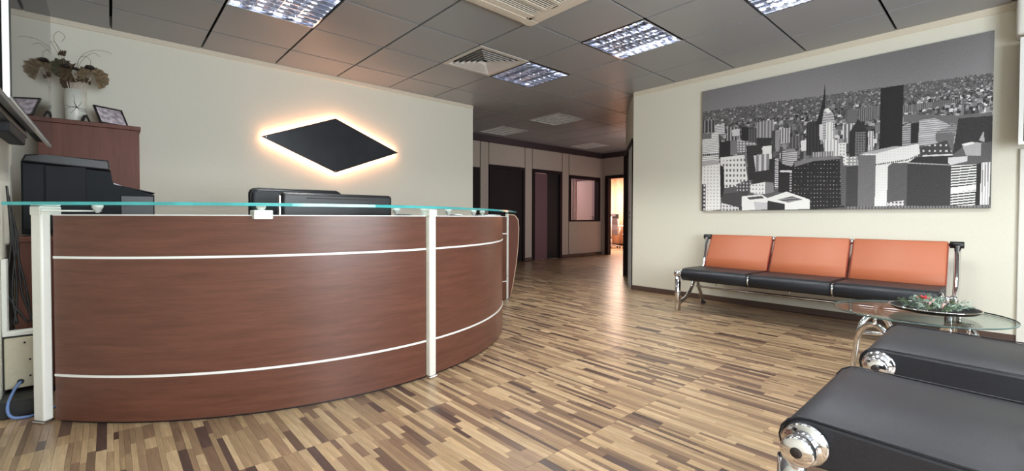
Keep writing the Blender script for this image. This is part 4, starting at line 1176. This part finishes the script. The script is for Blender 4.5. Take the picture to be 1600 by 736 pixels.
# ------------------------------------------------------------------ glass table with tray
TC = Vector((3.62, .335)); TR = .397; TZ = .475
tb = thing('glass_table', 'round clear glass side table on arched chrome tubes beside the armchairs', 'table', (TC.x, TC.y, 0))
mb = MB(); n = 64
ring = [[mb.bm.verts.new((TC.x+r*math.cos(2*math.pi*k/n), TC.y+r*math.sin(2*math.pi*k/n), z_)) for k in range(n)] for r, z_ in ((TR, TZ), (TR, TZ-.01))]
mb.bm.faces.new(ring[0]); mb.bm.faces.new(ring[1][::-1])
top = part('glass_top', mb, M['tableglass'], tb)
mb = MB(); ring = [[mb.bm.verts.new((TC.x+r*math.cos(2*math.pi*k/n), TC.y+r*math.sin(2*math.pi*k/n), z_)) for k in range(n)] for r, z_ in ((TR-.0005, TZ-.001), (TR+.001, TZ-.003), (TR+.001, TZ-.008), (TR-.0005, TZ-.009))]
for A, B in zip(ring, ring[1:]):
    for k in range(n):
        f = mb.bm.faces.new((A[k], A[(k+1) % n], B[(k+1) % n], B[k])); f.smooth = True
part('polished_rim', mb, M['tableedge'], top)
for k in range(4):
    a_ = math.radians(45+90*k+8); d = Vector((math.cos(a_), math.sin(a_), 0)); s_v = Vector((-d.y, d.x, 0)); c = Vector((TC.x, TC.y, 0))
    pts = []
    for q in range(13):
        t = math.pi*q/12
        pts.append(c+d*.27+s_v*(-.12*math.cos(t))+Vector((0, 0, .24+.16*math.sin(t))))
    pts = [c+d*.30+s_v*-.13+Vector((0, 0, .0))]+pts+[c+d*.30+s_v*.13+Vector((0, 0, .0))]
    part('arched_leg', MB().tube(pts, .016, 12), M['chrome'], tb)
    p_ = c+d*.27
    part('glass_support', MB().cyl((p_.x, p_.y, .395), (p_.x, p_.y, TZ-.012), .009, n=12).cyl((p_.x, p_.y, TZ-.016), (p_.x, p_.y, TZ-.010), .02, n=16), M['chrome'], tb)
part('cross_tube', MB().cyl((TC.x-.25, TC.y-.1, .32), (TC.x+.25, TC.y+.1, .32), .012).cyl((TC.x-.1, TC.y+.25, .32), (TC.x+.1, TC.y-.25, .32), .012), M['chrome'], tb)
PCx, PCy = 3.66, .27
tr = thing('decorative_tray', 'shallow black round tray with a silver rim on the glass table', 'tray', (PCx, PCy, TZ))
part('dish', MB().lathe([(.09, .001), (.12, .002), (.18, .014), (.197, .028), (.199, .033), (.190, .031), (.165, .019), (.095, .009)], (PCx, PCy, TZ), n=48), M['tray'], tr)
part('rim', MB().tube([(PCx+.198*math.cos(2*math.pi*k/48), PCy+.198*math.sin(2*math.pi*k/48), TZ+.0325) for k in range(48)], .0028, 6, closed=True), M['chrome'], tr)
dec = thing('table_centrepiece', 'frosted fir arrangement with pine cones and a red flower on the tray', 'decoration', (PCx, PCy, TZ+.01))
rv = random.Random(21)
def sprig(p, d, L_, m, nn=26):
    mb = MB(); p = Vector(p); d = Vector(d).normalized(); sd = d.orthogonal().normalized(); s2 = d.cross(sd)
    mb.cyl(p, p+d*L_, .0018, .001, 5)
    for k in range(nn):
        t = (k+.5)/nn; a_ = rv.uniform(0, 6.28); o_ = (sd*math.cos(a_)+s2*math.sin(a_))
        q = p+d*L_*t; e = q+(d*.7+o_)*rv.uniform(.016, .026)*(1.15-.5*t)
        w_ = d.cross(o_)*.0022
        v_ = [mb.bm.verts.new(x_) for x_ in (q-w_, q+w_, e+w_*.5, e-w_*.5)]
        mb.bm.faces.new(v_)
    o = part('fir_sprig', mb, m, dec); return o
for k in range(44):
    a_ = 2*math.pi*k/44*3+rv.uniform(-.3, .3); r = rv.uniform(.01, .12)
    z_ = TZ+.028+rv.uniform(0, .035)*(1-r/.16)
    sprig((PCx+r*math.cos(a_), PCy+r*math.sin(a_), z_), (math.cos(a_), math.sin(a_), rv.uniform(-.05, .8)), rv.uniform(.05, .085), M['fir'] if k % 4 else M['fir2'])
for (x_, y_, z_, r_c) in ((PCx-.09, PCy+.03, TZ+.045, .024), (PCx-.02, PCy-.05, TZ+.05, .02), (PCx+.07, PCy+.04, TZ+.048, .022)):
    mb = MB(); mt = MB()
    for lv in range(6):
        rr_ = r_c*math.sin(math.pi*(lv+1)/7.5); zz = z_-r_c+2*r_c*lv/5.5; m_ = 9
        for k in range(m_):
            t = 2*math.pi*(k+.5*(lv % 2))/m_; d = Vector((math.cos(t), math.sin(t), .35)); s_v = Vector((-math.sin(t), math.cos(t), 0))
            b0 = Vector((x_, y_, zz))+d*rr_*.3; e = Vector((x_, y_, zz))+d*rr_*1.15
            mb._add([b0-s_v*.002, b0+s_v*.002, e+s_v*.005, e-s_v*.005, b0+Vector((0, 0, .004)), e+Vector((0, 0, .002))], [(0, 1, 2, 3), (0, 3, 5, 4), (1, 4, 5, 2), (3, 2, 5)])
            mt._add([e-s_v*.005, e+s_v*.005, e+d*.002+Vector((0, 0, .003)), e-d*.002+s_v*.001], [(0, 1, 2), (0, 2, 3)])
    co_ = part('pine_cone', mb, M['cone'], dec); part('frosted_tip', mt, M['conetip'], co_)
mb = MB()
for k in range(12):
    t = 2*math.pi*k/6+(.5 if k > 5 else 0); r = .034 if k < 6 else .02; c = Vector((PCx+.0, PCy+.045, TZ+.075)); d = Vector((math.cos(t), math.sin(t), .25 if k < 6 else .9)); s_v = Vector((-math.sin(t), math.cos(t), 0))
    mb._add([c, c+d*r*.6+s_v*r*.45, c+d*r*1.1, c+d*r*.6-s_v*r*.45, c+Vector((0, 0, -.004))+d*r*.5], [(0, 1, 2), (0, 2, 3), (0, 4, 1), (0, 3, 4), (1, 4, 2), (2, 4, 3)])
part('red_flower', mb, M['red'], dec)
for k in range(5):
    x_, y_ = PCx+rv.uniform(-.10, .12), PCy+rv.uniform(-.08, .06)
    part('ribbon_tip', MB().tube([(x_, y_, TZ+.04), (x_+.015, y_-.01, TZ+.07), (x_+.035, y_-.01, TZ+.06)], .005, 5), M['pinkberry'], dec)

# ------------------------------------------------------------------ right-hand screen and air conditioner (mostly outside the frame)
t2 = thing('wall_screen', 'dark television with a silver edge at the right border of the photo', 'television', (5.5, -.7, 2.03))
part('screen', MB().box(5.446, 5.45, -1.44, -.084, 1.64, 2.44), M['tvglass'], t2)
part('bezel', MB().box(5.451, 5.475, -1.465, -.058, 1.615, 2.462, .002).box(5.444, 5.451, -.084, -.058, 1.615, 2.462, .001).box(5.444, 5.451, -1.465, -1.44, 1.615, 2.462, .001), M['silver'], t2)
part('back_cover', MB().box(5.475, 5.52, -1.42, -.10, 1.66, 2.42, .01), M['black'], t2)
part('wall_mount', MB().box(5.52, XR, -1.0, -.5, 1.85, 2.2, .003), M['steel'], t2)
sp = thing('split_air_conditioner', 'white wall unit near the ceiling at the top right corner of the photo', 'air conditioner', (5.55, -.5, 2.62))
part('casing', MB().box(5.44, XR-.002, -.95, -.036, 2.485, 2.78, .025, 4), M['white'], sp)
part('outlet_flap', MB().box(5.455, 5.52, -.9, -.08, 2.478, 2.486, .001), M['ac'], sp)

# ------------------------------------------------------------------ far office furniture and curtain
cu = MB(); n = 90; prev = None; ya, yb = 6.0, 11.2
pts = []
for k in range(n*2+1):
    y_ = ya+(yb-ya)*k/(n*2); pts.append((14.4+.05*math.sin(k*.55)+.02*math.sin(k*1.7), y_))
V_ = [(p_[0], p_[1], .05) for p_ in pts]+[(p_[0], p_[1], 2.7) for p_ in pts]; m_ = len(pts)
cu._add(V_, [(q, q+1, m_+q+1, m_+q) for q in range(m_-1)], True)
cuo = tag(cu.build('curtain', M['cut']), 'orange curtain hanging behind the office chairs seen through the far doorway', 'curtain')
md = cuo.modifiers.new('thickness', 'SOLIDIFY'); md.thickness = .004
def office_swivel(name, label, x, y, rz, grp):
    t = thing(name, label, 'chair', (x, y, 0), grp); t.rotation_euler = (0, 0, rz)
    mb = MB(); mb.prism([(.0, .45), (.04, .62), (.03, .80), (.09, 1.0), (.12, 1.0), (.06, .80), (.07, .62), (.04, .45)], 'x', -.22, .22)
    mb.build('backrest', M['meshback'], t)
    MB().box(-.15, .15, .10, .13, 1.06, 1.16, .01).build('headrest', M['meshback'], t)
    MB().box(-.24, .24, -.46, .04, .44, .50, .03, 3).build('seat', M['meshback'], t)
    MB().tube([(-.02, .12, 1.06), (-.02, .13, .7), (-.02, .06, .4), (0, -.15, .38)], .018, 8).tube([(-.23, .05, .48), (-.24, .09, .75), (-.23, .13, .98)], .014, 6).tube([(.23, .05, .48), (.24, .09, .75), (.23, .13, .98)], .014, 6).build('back_frame', M['chairwhite'], t)
    for s in (-1, 1):
        MB().tube([(s*.25, .02, .46), (s*.29, .0, .62), (s*.28, -.05, .68), (s*.27, -.28, .67)], .018, 8).build('armrest', M['chairwhite'], t)
    MB().cyl((0, -.2, .1), (0, -.2, .42), .028, n=12).build('gas_column', M['chrome'], t)
    for k in range(5):
        a_ = 2*math.pi*k/5+.3; q = Vector((.30*math.cos(a_), -.2+.30*math.sin(a_), .075))
        l_ = MB().cyl((0, -.2, .12), q, .024, .016, 8).build('base_leg', M['chairwhite'], t)
        MB().cyl((q.x-.025, q.y, .032), (q.x+.025, q.y, .032), .032, n=12).build('caster', M['black'], l_)
    return t
office_swivel('swivel_chair', 'grey mesh swivel chair with white frame, left one in the far doorway', 12.6, 8.62, math.radians(120), 'swivel chairs in the far office')
office_swivel('swivel_chair', 'grey mesh swivel chair half hidden by the dark door jamb in the far doorway', 12.75, 7.75, math.radians(160), 'swivel chairs in the far office')
dk = thing('office_desk', 'white office desk behind the swivel chairs in the far doorway', 'desk', (13.9, 9.3, 0))
part('desktop', MB().box(13.5, 14.25, 8.5, 10.2, .72, .75, .003), M['chairwhite'], dk)
for x_ in (13.55, 14.2):
    for y_ in (8.55, 10.12): part('leg', MB().box(x_-.02, x_+.02, y_-.02, y_+.02, 0, .72), M['steel'], dk)
dm = thing('office_monitor', 'small dark monitor on the desk in the far office', 'monitor', (13.8, 9.4, .75))
part('screen', MB().box(13.75, 13.78, 9.1, 9.6, .85, 1.15, .004), M['black'], dm)
part('stand', MB().box(13.76, 13.8, 9.32, 9.38, .76, .9).box(13.7, 13.88, 9.25, 9.45, .75, .762), M['black'], dm)
